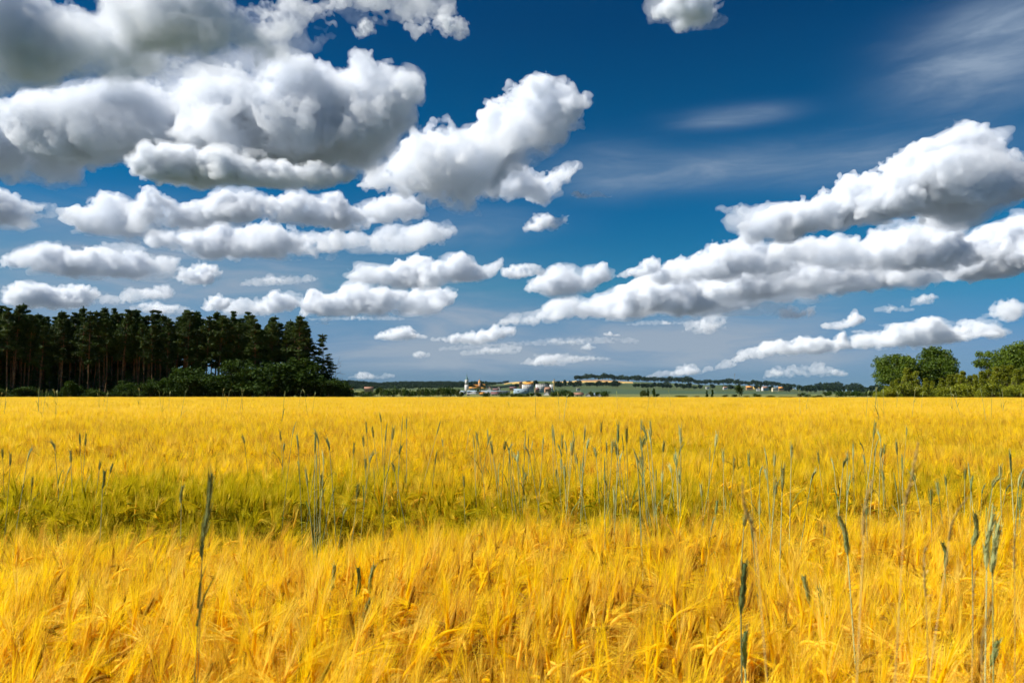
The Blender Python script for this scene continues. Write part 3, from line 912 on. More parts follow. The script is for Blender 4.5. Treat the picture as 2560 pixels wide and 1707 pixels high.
FAR = [far_variant(70 + k, 12, w, 2.2, 'far_leaves', z0=z) for k, (w, z) in enumerate(((11, .1), (13, .05), (9, .2), (15, .1), (8, .3)))]
MID = [far_variant(80 + k, 10, w, 1.0, l, 420, z) for k, (w, l, z) in enumerate(((9, 'mid_leaves', .05), (11, 'dark_leaves', .05), (8, 'dark_leaves', .1), (10, 'mid_leaves', .02), (12, 'dark_leaves', .02)))]


def T(name, var, px, row, y, label, cat='tree', group=None, wide=None, var_h=12.0, rot=0.0):
    h = top_height(px, row, y)
    s = h / var_h
    w = s if wide is None else wide
    return plant_tree(name, var, on_land(px, y), label, cat, group, scale=w, sz=s, rot=rot)


# the wooded hill at the left: nobody could count these trees
def woodland():
    rng = np.random.default_rng(9)
    V, F, o = [], [], 0
    base = [blob_crown(150, 200 + k, 15, 15, 3.2, .0) for k in range(6)]
    n = 0
    while n < 2300:
        px = rng.uniform(780, 1470)
        y = 2150 + 2100 * rng.random() ** 0.8
        x = (px - 1280) / FPX * y
        z = land(x, y)
        row = HOR - (z - EYE) / y * FPX
        if px > 1270 and row > 949:
            continue
        if row > np.interp(px, [780, 1000, 1180, 1270], [974, 972, 969, 958]):
            continue
        v, f = base[n % 6]
        a = rng.uniform(0, 6.28)
        s = rng.uniform(0.75, 1.15)
        ca, sa = math.cos(a) * s, math.sin(a) * s
        V.append(np.stack([v[:, 0] * ca - v[:, 1] * sa + x, v[:, 0] * sa + v[:, 1] * ca + y, v[:, 2] * s + z - 1], 1))
        F.append(f + o)
        o += len(v)
        n += 1
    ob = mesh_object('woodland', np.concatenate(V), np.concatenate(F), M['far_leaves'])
    tag(ob, 'dark wood covering the far hill behind the village', 'wood', kind='stuff')


woodland()
# the trees on the ridge at the right, clump by clump: columns, tops
RIDGE = [(1440, 938), (1449, 936), (1458, 937), (1468, 935), (1478, 934), (1488, 935), (1497, 936), (1506, 934), (1513, 933), (1521, 936), (1530, 934), (1537, 937), (1546, 939), (1552, 938), (1557, 940),
         (1563, 938), (1571, 939), (1580, 938), (1590, 938), (1598, 938), (1607, 940), (1617, 940), (1626, 941), (1635, 942), (1645, 943), (1655, 942), (1663, 941), (1671, 941), (1677, 941), (1688, 943),
         (1697, 942), (1706, 940), (1713, 940), (1721, 941), (1729, 943), (1737, 947), (1746, 947), (1754, 950), (1763, 949), (1774, 948), (1786, 948), (1797, 947), (1808, 947), (1818, 946), (1828, 946),
         (1840, 947), (1851, 949), (1862, 951), (1871, 954), (1881, 949), (1890, 950), (1899, 949), (1909, 952), (1918, 952), (1928, 953), (1938, 952), (1947, 953), (1958, 957), (1972, 959), (1985, 959),
         (1998, 961), (2012, 961), (2026, 960), (2040, 959), (2050, 955), (2060, 954), (2070, 953), (2080, 954), (2090, 954), (2099, 956), (2108, 962), (2118, 957), (2127, 955), (2137, 958), (2148, 959), (2160, 966), (2172, 966), (2183, 962), (2194, 961), (2204, 963)]
for k, (px, row) in enumerate(RIDGE):
    T('ridge_tree', FAR[k % 5], px, row, 4150 + (k % 3) * 40, 'small dark tree in the broken line along the ridge top', 'tree', 'trees along the far ridge', wide=3.0 + 1.0 * ((k * 7) % 4) / 3, rot=k)
# darker clumps half way down the slope
SLOPE = [(1292, 958), (1305, 960), (1322, 949), (1340, 950), (1355, 957), (1368, 954), (1392, 953), (1400, 950), (1412, 949), (1424, 950), (1434, 954), (1444, 952), (1468, 953), (1474, 955), (1480, 954), (1492, 952), (1499, 952), (1507, 953),
         (1515, 953), (1523, 955), (1531, 951), (1539, 951), (1544, 953), (1588, 958), (1597, 957), (1607, 957), (1617, 959), (1627, 956), (1637, 955), (1647, 955), (1656, 955), (1665, 955), (1674, 957), (1690, 957), (1700, 957), (1708, 959), (1721, 957),
         (1735, 963), (1749, 961), (1779, 958), (1812, 961), (1826, 962), (1872, 961), (1890, 960), (1902, 961), (1926, 962), (1965, 963), (1972, 962), (1995, 963), (2006, 966), (2016, 963), (2026, 963), (2036, 962), (2046, 963), (2056, 961), (2068, 962), (2080, 963), (2094, 962), (2106, 965), (2122, 964),
         (2136, 965), (2150, 965), (2163, 966), (2176, 963), (2188, 962), (2198, 964)]
for k, (px, row) in enumerate(SLOPE):
    y = 2450 + (k * 37 % 5) * 60
    T('slope_tree', FAR[(k * 3) % 5], px, row, y, 'dark rounded tree on the slope below the ridge', 'tree', 'trees on the slope below the ridge', wide=1.8 + .7 * ((k * 5) % 4) / 3, rot=k)
# the belt of trees between the field and the village
BELT = [(866, 984), (884, 971), (895, 976), (905, 973), (912, 979), (922, 974), (934, 976), (945, 964), (953, 963), (962, 966), (972, 968), (983, 966), (992, 966), (1003, 967), (1012, 966), (1022, 968), (1031, 973), (1040, 974), (1049, 967), (1058, 965),
        (1068, 965), (1078, 967), (1088, 968), (1098, 963), (1107, 962), (1116, 962), (1126, 964), (1136, 966), (1145, 967), (1153, 975), (1215, 978), (1258, 980), (1268, 979), (1280, 981), (1292, 980), (1305, 982), (1318, 981), (1329, 979), (1345, 978), (1384, 975), (1395, 971), (1404, 969), (1414, 970), (1424, 972), (1430, 976), (1418, 980)]
for k, (px, row) in enumerate(BELT):
    T('belt_tree', MID[(k * 3 + 1) % 5], px, row, 420 + (k * 29 % 5) * 14, 'leafy tree in the belt between barley field and village', 'tree', 'trees between the field and the village', wide=.46 + .2 * ((k * 5) % 4) / 3, var_h=10, rot=k)
T('garden_tree', MID[1], 1194, 967, 1000, 'dark egg shaped tree standing before the church roof', 'tree', wide=1.0, var_h=10)
T('lone_tree', MID[3], 1847, 950, 520, 'lone upright tree on the meadow below the mast', 'tree', wide=.72, var_h=10)
for k, (px, row, lab) in enumerate(((1619, 970, 'left narrow dark conifer of the pair on the meadow'), (1634, 968, 'right narrow dark conifer of the pair on the meadow'),
                                    (1766, 975, 'smaller dark conifer, left of the pair nearer the lone tree'), (1780, 973, 'taller dark conifer, right of the pair nearer the lone tree'))):
    h = top_height(px, row, 600)
    vv = variant(*broad_mesh(90 + k, h, h * .45, .03, 24, .5, 60, 1.0, 'cone', .16), M['grey_bark'], M['dark_leaves'])
    plant_tree('conifer', vv, on_land(px, 600), lab, 'conifer')
for k, (px, row) in enumerate(((1478, 974), (1492, 976), (1506, 975), (1516, 974), (1605, 970), (1612, 971), (1640, 982), (1700, 987), (1712, 987), (1740, 988), (1812, 985), (1834, 984), (1866, 988), (1886, 981), (1895, 983), (1921, 987), (1932, 988), (1952, 990), (1962, 990), (1976, 990), (1996, 981), (2008, 979), (2015, 983), (2034, 988),
                                (2047, 985), (2062, 975), (2072, 974), (2094, 972), (2102, 974), (2112, 975), (2122, 972), (2130, 974), (2142, 973), (2152, 976), (2164, 974), (2176, 972), (2188, 970), (2199, 968))):
    y = 420 + (k * 31 % 4) * 30
    T('meadow_bush', MID[(k * 2) % 5], px, row, y, 'low bush scattered on the meadow behind the field', 'bush', 'bushes on the meadow behind the field', wide=.42 + .2 * ((k * 5) % 4) / 3, var_h=10, rot=k)

for nm, c in (('white_render', (.50, .49, .47)), ('cream_render', (.62, .52, .34)), ('brown_render', (.34, .21, .13)), ('grey_render', (.32, .32, .33)), ('yellow_brick', (.50, .36, .13)), ('orange_tiles', (.55, .24, .045)),
              ('maroon_tiles', (.15, .075, .075)), ('brown_tiles', (.24, .13, .085)), ('dark_roof', (.13, .13, .10)), ('light_blue_metal', (.24, .32, .38)), ('copper_green', (.12, .22, .23)), ('window_glass', (.05, .06, .07)), ('steel', (.25, .26, .27))):
    M[nm] = plain(nm, c, 0.4 if nm == 'window_glass' else 0.8, 0.10, 0.4)


def boxvf(x0, x1, y0, y1, z0, z1):
    V = np.array([(x, y, z) for z in (z0, z1) for y in (y0, y1) for x in (x0, x1)], float)
    F = np.array([(0, 2, 3, 1), (4, 5, 7, 6), (0, 1, 5, 4), (2, 6, 7, 3), (0, 4, 6, 2), (1, 3, 7, 5)])
    return V, F


def group_empty(name, p, label, cat, group=None, rz=0.0):
    e = bpy.data.objects.new(name, None)
    COL.objects.link(e)
    e.location = p
    e.rotation_euler = (0, 0, rz)
    return tag(e, label, cat, group)


def gable(w, d, hw, hr, over=0.4):
    """wall body with gables (ridge along x) and two roof slabs"""
    x, y = w / 2, d / 2
    V = np.array([(-x, -y, -3), (x, -y, -3), (x, y, -3), (-x, y, -3), (-x, -y, hw), (x, -y, hw), (x, y, hw), (-x, y, hw), (-x, 0, hw + hr), (x, 0, hw + hr)], float)
    F = [(0, 1, 5, 4), (2, 3, 7, 6), (1, 2, 6, 9, 5), (3, 0, 4, 8, 7), (0, 3, 2, 1)]
    t = 0.25
    ox, oy = x + over, y + over
    ze = hw - hr * over / y
    R = []
    for s in (-1, 1):
        q = np.array([(-ox, s * oy, ze + .06), (ox, s * oy, ze + .06), (ox, 0, hw + hr + .06), (-ox, 0, hw + hr + .06)], float)
        V2 = np.concatenate([q, q + np.array([0, 0, t])])
        R.append((V2, np.array([(0, 1, 2, 3), (4, 5, 6, 7), (0, 1, 5, 4), (1, 2, 6, 5), (2, 3, 7, 6), (3, 0, 4, 7)])))
    return (V, F), join(R)


def house(px, top, base, w, y, wall, roof, label, rz=0.0, flat=0.45, name='house', chimney=True, d=None, windows=2):
    """a gabled house filling rows top..base and w columns of the picture, y metres off"""
    s = y / FPX
    W = w * s
    Hh = (base - top) * s
    p = on_land(px, y)
    p.z = EYE + (HOR - base) * s
    hr = Hh * flat
    hw = Hh - hr
    D_ = d or min(W * .9, 10)
    if abs(math.sin(rz)) > 0.7:
        W, D_ = D_, W
    (wv, wf), (rv, rf) = gable(W, D_, hw, hr)
    e = group_empty(name, p, label, 'house', None, rz)
    mesh_object('wall', wv, wf, M[wall], parent=e)
    ro = mesh_object('roof', rv, rf, M[roof], parent=e)
    if chimney:
        cx = W * .22
        mesh_object('chimney', *boxvf(cx - .35, cx + .35, -.9, -.3, hw + hr * .5, hw + hr + .9), M['brown_render'], parent=ro)
    for k in range(windows):
        x = (k + .5 - windows / 2) * W / max(1, windows) * .9
        mesh_object('window', *boxvf(x - .6, x + .6, -D_ / 2 - .04, -D_ / 2 + .1, hw * .35, hw * .35 + 1.3), M['window_glass'], parent=e)
    return e


# the church
def church():
    y = 1500.0
    s = y / FPX
    p = on_land(1167, y)
    p.z = EYE + (HOR - 985) * s
    z = lambda row: (985 - row) * s
    e = group_empty('church', p, 'church with a white tower, thin green spire and long orange roof', 'church', rz=RAD(14))
    tw = 3.6
    to = mesh_object('tower', *join([boxvf(-tw, tw, -tw, tw, 0, z(962)), boxvf(-tw * .86, tw * .86, -tw * .86, tw * .86, z(962), z(950)), boxvf(-tw * .95, tw * .95, -tw * .95, tw * .95, z(950), z(949))]), M['white_render'], parent=e)
    for k, row in enumerate((953, 960, 968)):
        mesh_object('window', *boxvf(-.7, .7, -tw - .05, -tw + .6, z(row) - 1.6, z(row) + 1.6), M['window_glass'], parent=to)
    rr = [(tw * .9, z(949)), (tw * .95, z(948)), (tw * .55, z(946.4)), (tw * .5, z(945)), (tw * .36, z(943.5)), (.55, z(938)), (.22, z(934)), (.1, z(931.5))]
    mesh_object('spire', *tube([(0, 0, h) for _, h in rr], [r for r, _ in rr], 8), M['copper_green'], parent=e)
    (wv, wf), (rv, rf) = gable(22, 13, z(970), z(961.5) - z(970))
    off = np.array([tw + 11.2, 0, 0])
    mesh_object('nave', wv + off, wf, M['cream_render'], parent=e)
    mesh_object('nave_roof', rv + off, rf, M['orange_tiles'], parent=e)
    (wv, wf), (rv, rf) = gable(9, 12, z(970), z(960.5) - z(970))
    off = np.array([tw + 29.5, 1, 0])
    mesh_object('chancel', wv + off, wf, M['cream_render'], parent=e)
    mesh_object('chancel_roof', rv + off, rf, M['orange_tiles'], parent=e)
    x = tw + 22.5
    st = mesh_object('stair_tower', *boxvf(x - 2.4, x + 2.4, -3.2, 1.8, 0, z(955.5)), M['brown_render'], parent=e)
    mesh_object('tower_roof', *tube([(x, -.7, z(955.5)), (x, -.7, z(951)), (x, -.7, z(947.5))], [3.3, 1.6, .12], 4), M['orange_tiles'], parent=e)
    mesh_object('window', *boxvf(x - .7, x + .7, -3.3, -3.0, z(958.5), z(956.5)), M['window_glass'], parent=st)


church()


def block(px0, px1, top, base, y, label, rz=RAD(12), cols=6, rows=3, d=11.0):
    s = y / FPX
    W, H = (px1 - px0) * s, (base - top) * s
    p = on_land((px0 + px1) / 2, y)
    p.z = EYE + (HOR - base) * s
    e = group_empty('apartment_block', p, label, 'apartment block', None, rz)
    mesh_object('wall', *boxvf(-W / 2, W / 2, -d / 2, d / 2, -8, H - .6), M['white_render'], parent=e)
    mesh_object('roof', *boxvf(-W / 2 - .3, W / 2 + .3, -d / 2 - .3, d / 2 + .3, H - .6, H), M['dark_roof'], parent=e)
    for c in range(cols):
        for r in range(rows):
            x = (c + .5 - cols / 2) * W / cols
            zz = (r + .45) * (H - .6) / rows
            f = mesh_object('window', *boxvf(x - W / cols * .27, x + W / cols * .27, -d / 2 - .05, -d / 2 + .2, zz - .1, zz + 1.5), M['window_glass'], parent=e)
            if (c + r) % 3 == 0:
                mesh_object('balcony', *boxvf(x - W / cols * .4, x + W / cols * .4, -d / 2 - 1.2, -d / 2 - .06, zz - .9, zz + .05), M['grey_render'], parent=e)
    return e


block(1306, 1333, 960.5, 974, 1650, 'white apartment block standing left in the row of three, under an orange roof behind')
block(1340, 1369, 960, 975, 1600, 'widest white apartment block, middle of the row of three')
block(1375, 1383, 960.5, 975, 1600, 'narrow white apartment block at the right, beside the tall chimney', cols=2)
house(1322, 955.5, 964, 22, 1800, 'brown_render', 'orange_tiles', 'big house with an orange roof looming behind the left apartment block', flat=.5, windows=3)
house(1302, 954, 968, 8, 1780, 'brown_render', 'brown_tiles', 'tall brown windowless building left of the orange roof by the apartments', flat=.1, windows=0, chimney=False)
# chimney stack
s_ = 1550 / FPX
p = on_land(1385, 1550)
p.z = EYE + (HOR - 975) * s_
e = group_empty('factory_chimney', p, 'tall yellow brick chimney right of the apartment blocks', 'chimney')
mesh_object('shaft', *tube([(0, 0, 0), (0, 0, 27 * s_)], [1.25, .85], 12), M['yellow_brick'], parent=e)
mesh_object('rim', *tube([(0, 0, 27 * s_ - .8), (0, 0, 27 * s_ + .3)], [1.15, 1.15], 12), M['brown_render'], parent=e)


def hall(px0, px1, top, base, y, wall, roof, label, rz=0.0):
    s = y / FPX
    W, H = (px1 - px0) * s, (base - top) * s
    p = on_land((px0 + px1) / 2, y)
    p.z = EYE + (HOR - base) * s
    e = group_empty('hall', p, label, 'hall', None, rz)
    mesh_object('wall', *boxvf(-W / 2, W / 2, -9, 9, -4, H * .6), M[wall], parent=e)
    V = np.array([(-W / 2 - .5, -9.6, H * .6 + .01), (W / 2 + .5, -9.6, H * .6 + .01), (W / 2 + .5, 9.6, H), (-W / 2 - .5, 9.6, H), (-W / 2 - .5, -9.6, H * .6 + .3), (W / 2 + .5, -9.6, H * .6 + .3), (W / 2 + .5, 9.6, H + .3), (-W / 2 - .5, 9.6, H + .3)])
    mesh_object('roof', V, np.array([(0, 3, 2, 1), (4, 5, 6, 7), (0, 1, 5, 4), (1, 2, 6, 5), (2, 3, 7, 6), (3, 0, 4, 7)]), M[roof], parent=e)
    n = max(2, int(W / 9))
    for k in range(n):
        x = (k + .5 - n / 2) * W / n
        mesh_object('window', *boxvf(x - 1.6, x + 1.6, -9.06, -8.8, H * .2, H * .45), M['window_glass'], parent=e)


hall(1150, 1163, 976.5, 985, 1150, 'white_render', 'light_blue_metal', 'white hall with a wide gate at the left end of the village', rz=RAD(10))
hall(1168, 1275, 976.5, 981.5, 1250, 'grey_render', 'light_blue_metal', 'very long low shed with a pale roof below the church')
hall(1285, 1321, 972, 981, 1300, 'light_blue_metal', 'light_blue_metal', 'long pale blue hall below the apartment blocks', rz=RAD(6))
for a in ((1182, 969.5, 977, 8, 1300, 'white_render', 'maroon_tiles', 'white gabled house just under the orange church roof', RAD(90)),
          (1223, 968, 978, 11, 1300, 'white_render', 'brown_tiles', 'white gable under a brown roof, right of the church', RAD(80)),
          (1240, 971, 978, 16, 1330, 'brown_render', 'maroon_tiles', 'long house with a maroon roof behind the long shed', 0),
          (1247, 967.5, 974, 8, 1420, 'white_render', 'maroon_tiles', 'small white gable above the maroon roofed house', RAD(75)),
          (1283, 967, 973, 18, 1450, 'brown_render', 'maroon_tiles', 'maroon roofed house at the left of the pale blue hall', 0),
          (1205, 980, 989, 13, 1000, 'brown_render', 'orange_tiles', 'orange roofed house low at the field edge, right of the egg shaped tree', RAD(10)),
          (1218, 983, 992, 12, 900, 'white_render', 'maroon_tiles', 'white gabled house low at the field edge, below the long shed', RAD(85)),
          (1238, 979.5, 991, 19, 950, 'cream_render', 'maroon_tiles', 'cream house with a wide maroon roof at the field edge', RAD(-8)),
          (1171, 984, 991, 6, 900, 'white_render', 'brown_tiles', 'tiny white gable left of the egg shaped tree', RAD(85)),
          (1133, 984, 991, 6, 900, 'white_render', 'brown_tiles', 'tiny white gable under the dark belt trees', RAD(85)),
          (1342, 969.5, 979, 9, 1350, 'brown_render', 'maroon_tiles', 'maroon roofed house below the middle apartment block', RAD(20)),
          (1369, 968, 979, 15, 1350, 'brown_render', 'brown_tiles', 'tall brown house below the narrow apartment block', RAD(10)),
          (1336, 980, 989, 12, 1000, 'white_render', 'maroon_tiles', 'white gable with a maroon roof at the field edge under the apartments', RAD(80)),
          (1367, 979.5, 989, 13, 1000, 'white_render', 'dark_roof', 'white gable with a dark roof at the field edge, right of the maroon one', RAD(70)),
          (1351, 985, 990, 6, 980, 'white_render', 'brown_tiles', 'smallest white gable between the two white gables at the field edge', RAD(80)),
          (1446, 981.5, 992, 22, 800, 'cream_render', 'brown_tiles', 'broad brown roofed house at the right end of the village', RAD(5)),
          (1470, 983, 992, 12, 760, 'white_render', 'dark_roof', 'white gabled house left of the glass house right of the village', RAD(75)),
          (1506, 983, 992, 12, 760, 'white_render', 'dark_roof', 'white gabled house at the far right end of the village', RAD(100)),
          (874, 972, 991, 16, 620, 'cream_render', 'orange_tiles', 'yellow house with an orange roof at the end of the pine wood', RAD(12)),
          (923, 967, 977, 22, 1500, 'brown_render', 'brown_tiles', 'brown house half hidden behind the belt trees', RAD(8)),
          (1445, 969.5, 974, 9, 1700, 'white_render', 'dark_roof', 'tiny white house alone on the green slope right of the village', 0),
          (1768, 966, 970, 8, 2150, 'white_render', 'dark_roof', 'tiny white house on the slope left of the lone tree', 0),
          (1812, 966.5, 971, 10, 2100, 'white_render', 'brown_tiles', 'white house on the slope just left of the lone tree', 0),
          (1872, 965, 972, 15, 2100, 'brown_render', 'orange_tiles', 'orange brown roofed house just right of the lone tree', 0),
          (1894, 969.5, 975, 8, 2000, 'white_render', 'dark_roof', 'small white gable farther right of the lone tree', RAD(80)),
          (1911, 966, 974, 15, 2050, 'white_render', 'brown_tiles', 'white house with a brown roof in the hamlet on the slope', RAD(12)),
          (1936, 968.5, 976, 14, 2000, 'cream_render', 'dark_roof', 'pale house with a low roof at the middle of the hamlet on the slope', 0),
          (1950, 967, 974, 11, 2050, 'brown_render', 'orange_tiles', 'orange roofed house at the right end of the hamlet on the slope', 0)):
    px, top, base, w, y, wall, roof, lab, rz = a
    house(px, top, base, w, y, wall, roof, lab, rz, windows=2 if w > 9 else 1, chimney=w > 8)
# greenhouse between the two white gables
p = on_land(1488, 765)
p.z = EYE + (HOR - 992) * 765 / FPX
e = group_empty('greenhouse', p, 'grey glass house between two white gables right of the village', 'greenhouse')
(wv, wf), (rv, rf) = gable(8.5, 6, 2.0, 1.6, .1)
mesh_object('wall', wv, wf, M['grey_render'], parent=e)
mesh_object('roof', rv, rf, M['light_blue_metal'], parent=e)
# radio mast on the ridge
p = on_land(1836, 4150)
hm = top_height(1836, 933, 4150)
e = group_empty('radio_mast', p, 'thin radio mast with a short crossbar rising from the ridge', 'mast')
mesh_object('pole', *tube([(0, 0, 0), (0, 0, hm)], [1.6, .7], 6), M['steel'], parent=e)
for zz, w in ((hm - 6, 3.5), (hm - 12, 2.5)):
    mesh_object('antenna', *join([boxvf(-w, w, -.8, .8, zz - .8, zz + .8), boxvf(w - 1.4, w, -.82, .82, zz - .8, zz + 4)]), M['steel'], parent=e)
print('village', time.time() - T0)
# ------------------------------------------------------------------ the barley field: one crop nobody could count
def straw_material():
    def b(g, o):
        at_ = g.n('ShaderNodeAttribute', attribute_name='tone')
        gr = g.n('ShaderNodeAttribute', attribute_name='unripe', attribute_type='INSTANCER')
        rd = g.n('ShaderNodeAttribute', attribute_name='shade_of_straw', attribute_type='INSTANCER')
        ge = g.n('ShaderNodeNewGeometry')
        sep = g.n('ShaderNodeSeparateColor', ins={0: at_.outputs['Color']})
        part, ripe, hgt = sep.outputs          # part: 0 stem .. 0.5 ear .. 1 awn; ripe: this stalk's own ripeness; hgt: height along the stalk
        n = g.noise(ge.outputs['Position'], 0.9, 3)
        gold = g.ramp(part, [(0.0, (0.72, 0.44, 0.020)), (0.3, (0.77, 0.50, 0.010)), (0.5, (0.91, 0.62, 0.003)), (0.75, (0.97, 0.71, 0.004)), (1.0, (0.98, 0.74, 0.010))])
        pale = g.ramp(part, [(0.0, (0.80, 0.54, 0.10)), (0.5, (0.92, 0.65, 0.09)), (1.0, (0.98, 0.77, 0.16))])
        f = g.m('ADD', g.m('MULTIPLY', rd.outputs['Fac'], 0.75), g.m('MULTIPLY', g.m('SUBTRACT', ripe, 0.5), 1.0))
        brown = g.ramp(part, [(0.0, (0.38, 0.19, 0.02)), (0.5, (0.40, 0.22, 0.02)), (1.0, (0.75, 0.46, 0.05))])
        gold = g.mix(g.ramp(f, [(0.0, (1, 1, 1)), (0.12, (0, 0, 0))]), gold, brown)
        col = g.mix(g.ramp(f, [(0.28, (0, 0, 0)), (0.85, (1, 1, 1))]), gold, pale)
        green = g.ramp(part, [(0.0, (0.065, 0.095, 0.004)), (0.5, (0.34, 0.32, 0.004)), (1.0, (0.52, 0.42, 0.006))])
        u = g.m('ADD', gr.outputs['Fac'], g.m('MULTIPLY', g.m('SUBTRACT', n, 0.5), 0.5))
        u = g.m('ADD', u, g.m('MULTIPLY', g.m('SUBTRACT', 0.5, ripe), 0.9))
        u = g.m('SUBTRACT', u, g.m('MULTIPLY', g.m('SUBTRACT', hgt, 0.5), 0.5))
        col = g.mix(g.ramp(u, [(0.25, (0, 0, 0)), (0.8, (1, 1, 1))]), col, green)
        d = g.n('ShaderNodeBsdfPrincipled', ins={'Base Color': col, 'Roughness': 0.6})
        d.inputs['Specular IOR Level'].default_value = 0.08
        t = g.n('ShaderNodeBsdfTranslucent', ins={'Color': col})
        mx = g.n('ShaderNodeMixShader', ins={0: 0.52})
        g.t.links.new(d.outputs[0], mx.inputs[1])
        g.t.links.new(t.outputs[0], mx.inputs[2])
        g.t.links.new(mx.outputs[0], o.inputs[0])
    return material('barley_straw', b)


M['straw'] = straw_material()


def ribbon(P, w, rng, side=None, taper=True):
    """a thin blade along the points P"""
    P = np.asarray(P, float)
    n = len(P)
    d = P[-1] - P[0]
    s = np.cross(d, side if side is not None else rng.normal(size=3))
    s = s / (np.linalg.norm(s) + 1e-9)
    ws = w * (1 - np.linspace(0, 1, n) ** 2 * 0.85) if taper else np.full(n, w)
    V = np.empty((2 * n, 3))
    V[0::2] = P - s * ws[:, None] * .5
    V[1::2] = P + s * ws[:, None] * .5
    i = np.arange(n - 1) * 2
    return V, np.stack([i, i + 1, i + 3, i + 2], 1)


def barley_patch(seed, size, n, lod):
    """a square patch of n barley stalks; lod 0 has every awn, 1 fewer and wider, 2 a tuft per ear"""
    rng = np.random.default_rng(seed)
    V, F, T, o = [], [], [], 0
    def add(vf, part, ripe):
        nonlocal o
        v, f = vf
        V.append(v)
        F.append(f + o)
        t = np.empty((len(v), 4))
        t[:, 0] = part
        t[:, 1] = ripe
        t[:, 2] = np.clip(v[:, 2] / 0.8, 0, 1)
        t[:, 3] = 1
        T.append(t)
        o += len(v)
    wind = np.array([0.85, 0.15, 0.0])
    for k in range(n):
        b = np.array([rng.uniform(-.5, .5) * size, rng.uniform(-.5, .5) * size, 0])
        h = rng.uniform(0.62, 0.84) if rng.random() > .12 else rng.uniform(.45, .62)
        ripe = np.clip(rng.normal(.5, .30), 0, 1)
        lean = wind * rng.normal(.07, .06) + np.append(rng.normal(0, .06, 2), 0)
        nod = rng.random()
        ts = np.linspace(0, 1, 5 if lod == 0 else 3)
        P = [b + lean * t * t * 1.2 + np.array([0, 0, h * t]) for t in ts]
        up = np.array([lean[0] * 2, lean[1] * 2, 1.0])
        up /= np.linalg.norm(up)
        hd = np.append(rng.normal(size=2) * .7 + wind[:2] * .55, 0)
        hd /= np.linalg.norm(hd)
        el = rng.uniform(.06, .09)
        # the ear bends over: its axis turns from upright towards hd and down
        bend = 0.25 + 2.1 * nod if nod > .45 else 0.5 * nod + .1
        ax = []
        p = P[-1].copy()
        m = 6 if lod == 0 else (4 if lod == 1 else 3)
        L = el + .05
        for q in range(m + 1):
            ax.append(p.copy())
            a = bend * (q / m) ** .8
            d = up * math.cos(a) + hd * math.sin(a)
            p = p + d * L / m
        ax = np.array(ax)
        ea = ax[-4:] if lod == 0 else ax[-3:]
        if lod == 0:
            add(ribbon(np.concatenate([P, ax[1:3]]), .0030, rng, (0, 1, .1), False), rng.uniform(0, .2), ripe)
            add(ribbon(np.concatenate([P, ax[1:3]]), .0030, rng, (1, .2, .1), False), rng.uniform(0, .2), ripe)
            v, f = tube(np.concatenate([ax[2:3], (ax[2:3] + ax[3:4]) / 2, ax[3:]]), [.002, .0060, .0066, .0064, .0054, .0032][:len(ax) - 1], 5)
            add((v, f), .5, ripe)
            for q in range(25):
                t = rng.uniform(0, 1)
                i = min(int(t * 3), 2)
                s = ax[-4 + i] + (ax[-3 + i] - ax[-4 + i]) * (t * 3 - i) if len(ax) >= 5 else ax[-1]
                d = ax[-1] - ax[-3]
                d = d / np.linalg.norm(d) + rng.normal(size=3) * .15
                d /= np.linalg.norm(d)
                l = rng.uniform(.10, .18)
                drop = np.array([0, 0, -.012]) * l / .12
                add(ribbon([s, s + d * l * .55, s + d * l + drop], .0014, rng), rng.uniform(.78, 1), ripe)
            for q in range(rng.integers(1, 3)):
                t = rng.uniform(.25, .8)
                s = b + lean * t * t * 1.2 + np.array([0, 0, h * t])
                a = rng.uniform(0, 6.28)
                d = np.array([math.cos(a), math.sin(a), 0])
                l = rng.uniform(.1, .2)
                add(ribbon([s, s + d * l * .35 + np.array([0, 0, l * .45]), s + d * l * .8 + np.array([0, 0, l * .35]), s + d * l + np.array([0, 0, -l * .1])], .0065, rng, (0, 0, 1)), rng.uniform(.05, .3), ripe)
        elif lod == 1:
            add(ribbon(np.concatenate([P, ax[1:2]]), .0045, rng, (0, 1, .1), False), rng.uniform(0, .2), ripe)
            v, f = tube(ax[1:], np.linspace(.0065, .004, len(ax) - 1), 3)
            add((v, f), .5, ripe)
            for q in range(13):
                s = ax[-2] + (ax[-1] - ax[-2]) * rng.random()
                d = ax[-1] - ax[-3]
                d = d / np.linalg.norm(d) + rng.normal(size=3) * .2
                d /= np.linalg.norm(d)
                add(ribbon([s, s + d * rng.uniform(.11, .18)], .0028, rng), rng.uniform(.78, 1), ripe)
            t = rng.uniform(.3, .8)
            s = b + np.array([0, 0, h * t])
            a = rng.uniform(0, 6.28)
            d = np.array([math.cos(a), math.sin(a), 0])
            add(ribbon([s, s + d * .07 + np.array([0, 0, .08]), s + d * .17], .012, rng, (0, 0, 1)), rng.uniform(.05, .3), ripe)
        else:
            add(ribbon([P[0] + (P[-1] - P[0]) * .3, P[-1]], .016, rng, (0, 1, .1), False), rng.uniform(0, .2), ripe)
            d = ax[-1] - ax[-2]
            d /= np.linalg.norm(d)
            add(ribbon([ax[0], ax[-1]], .022, rng, (0, 1, .2)), .5, ripe)
            for q in range(3):
                dd = d + rng.normal(size=3) * .3
                add(ribbon([ax[-2], ax[-1] + dd * .11], .013, rng), rng.uniform(.8, 1), ripe)
    V, F, T = np.concatenate(V), np.concatenate(F), np.concatenate(T)
    ob = mesh_object('barley_patch', V, F, M['straw'], link=False)
    ca = ob.data.color_attributes.new('tone', 'FLOAT_COLOR', 'POINT')
    ca.data.foreach_set('color', T.astype(np.float32).ravel())
    return ob


from mathutils import noise as MN
def N2(x, y, s, seed=0.0):
    return MN.noise(Vector((x * s, y * s, seed)))


def field_end(x):
    return 172 - max(0.0, x) * 0.22


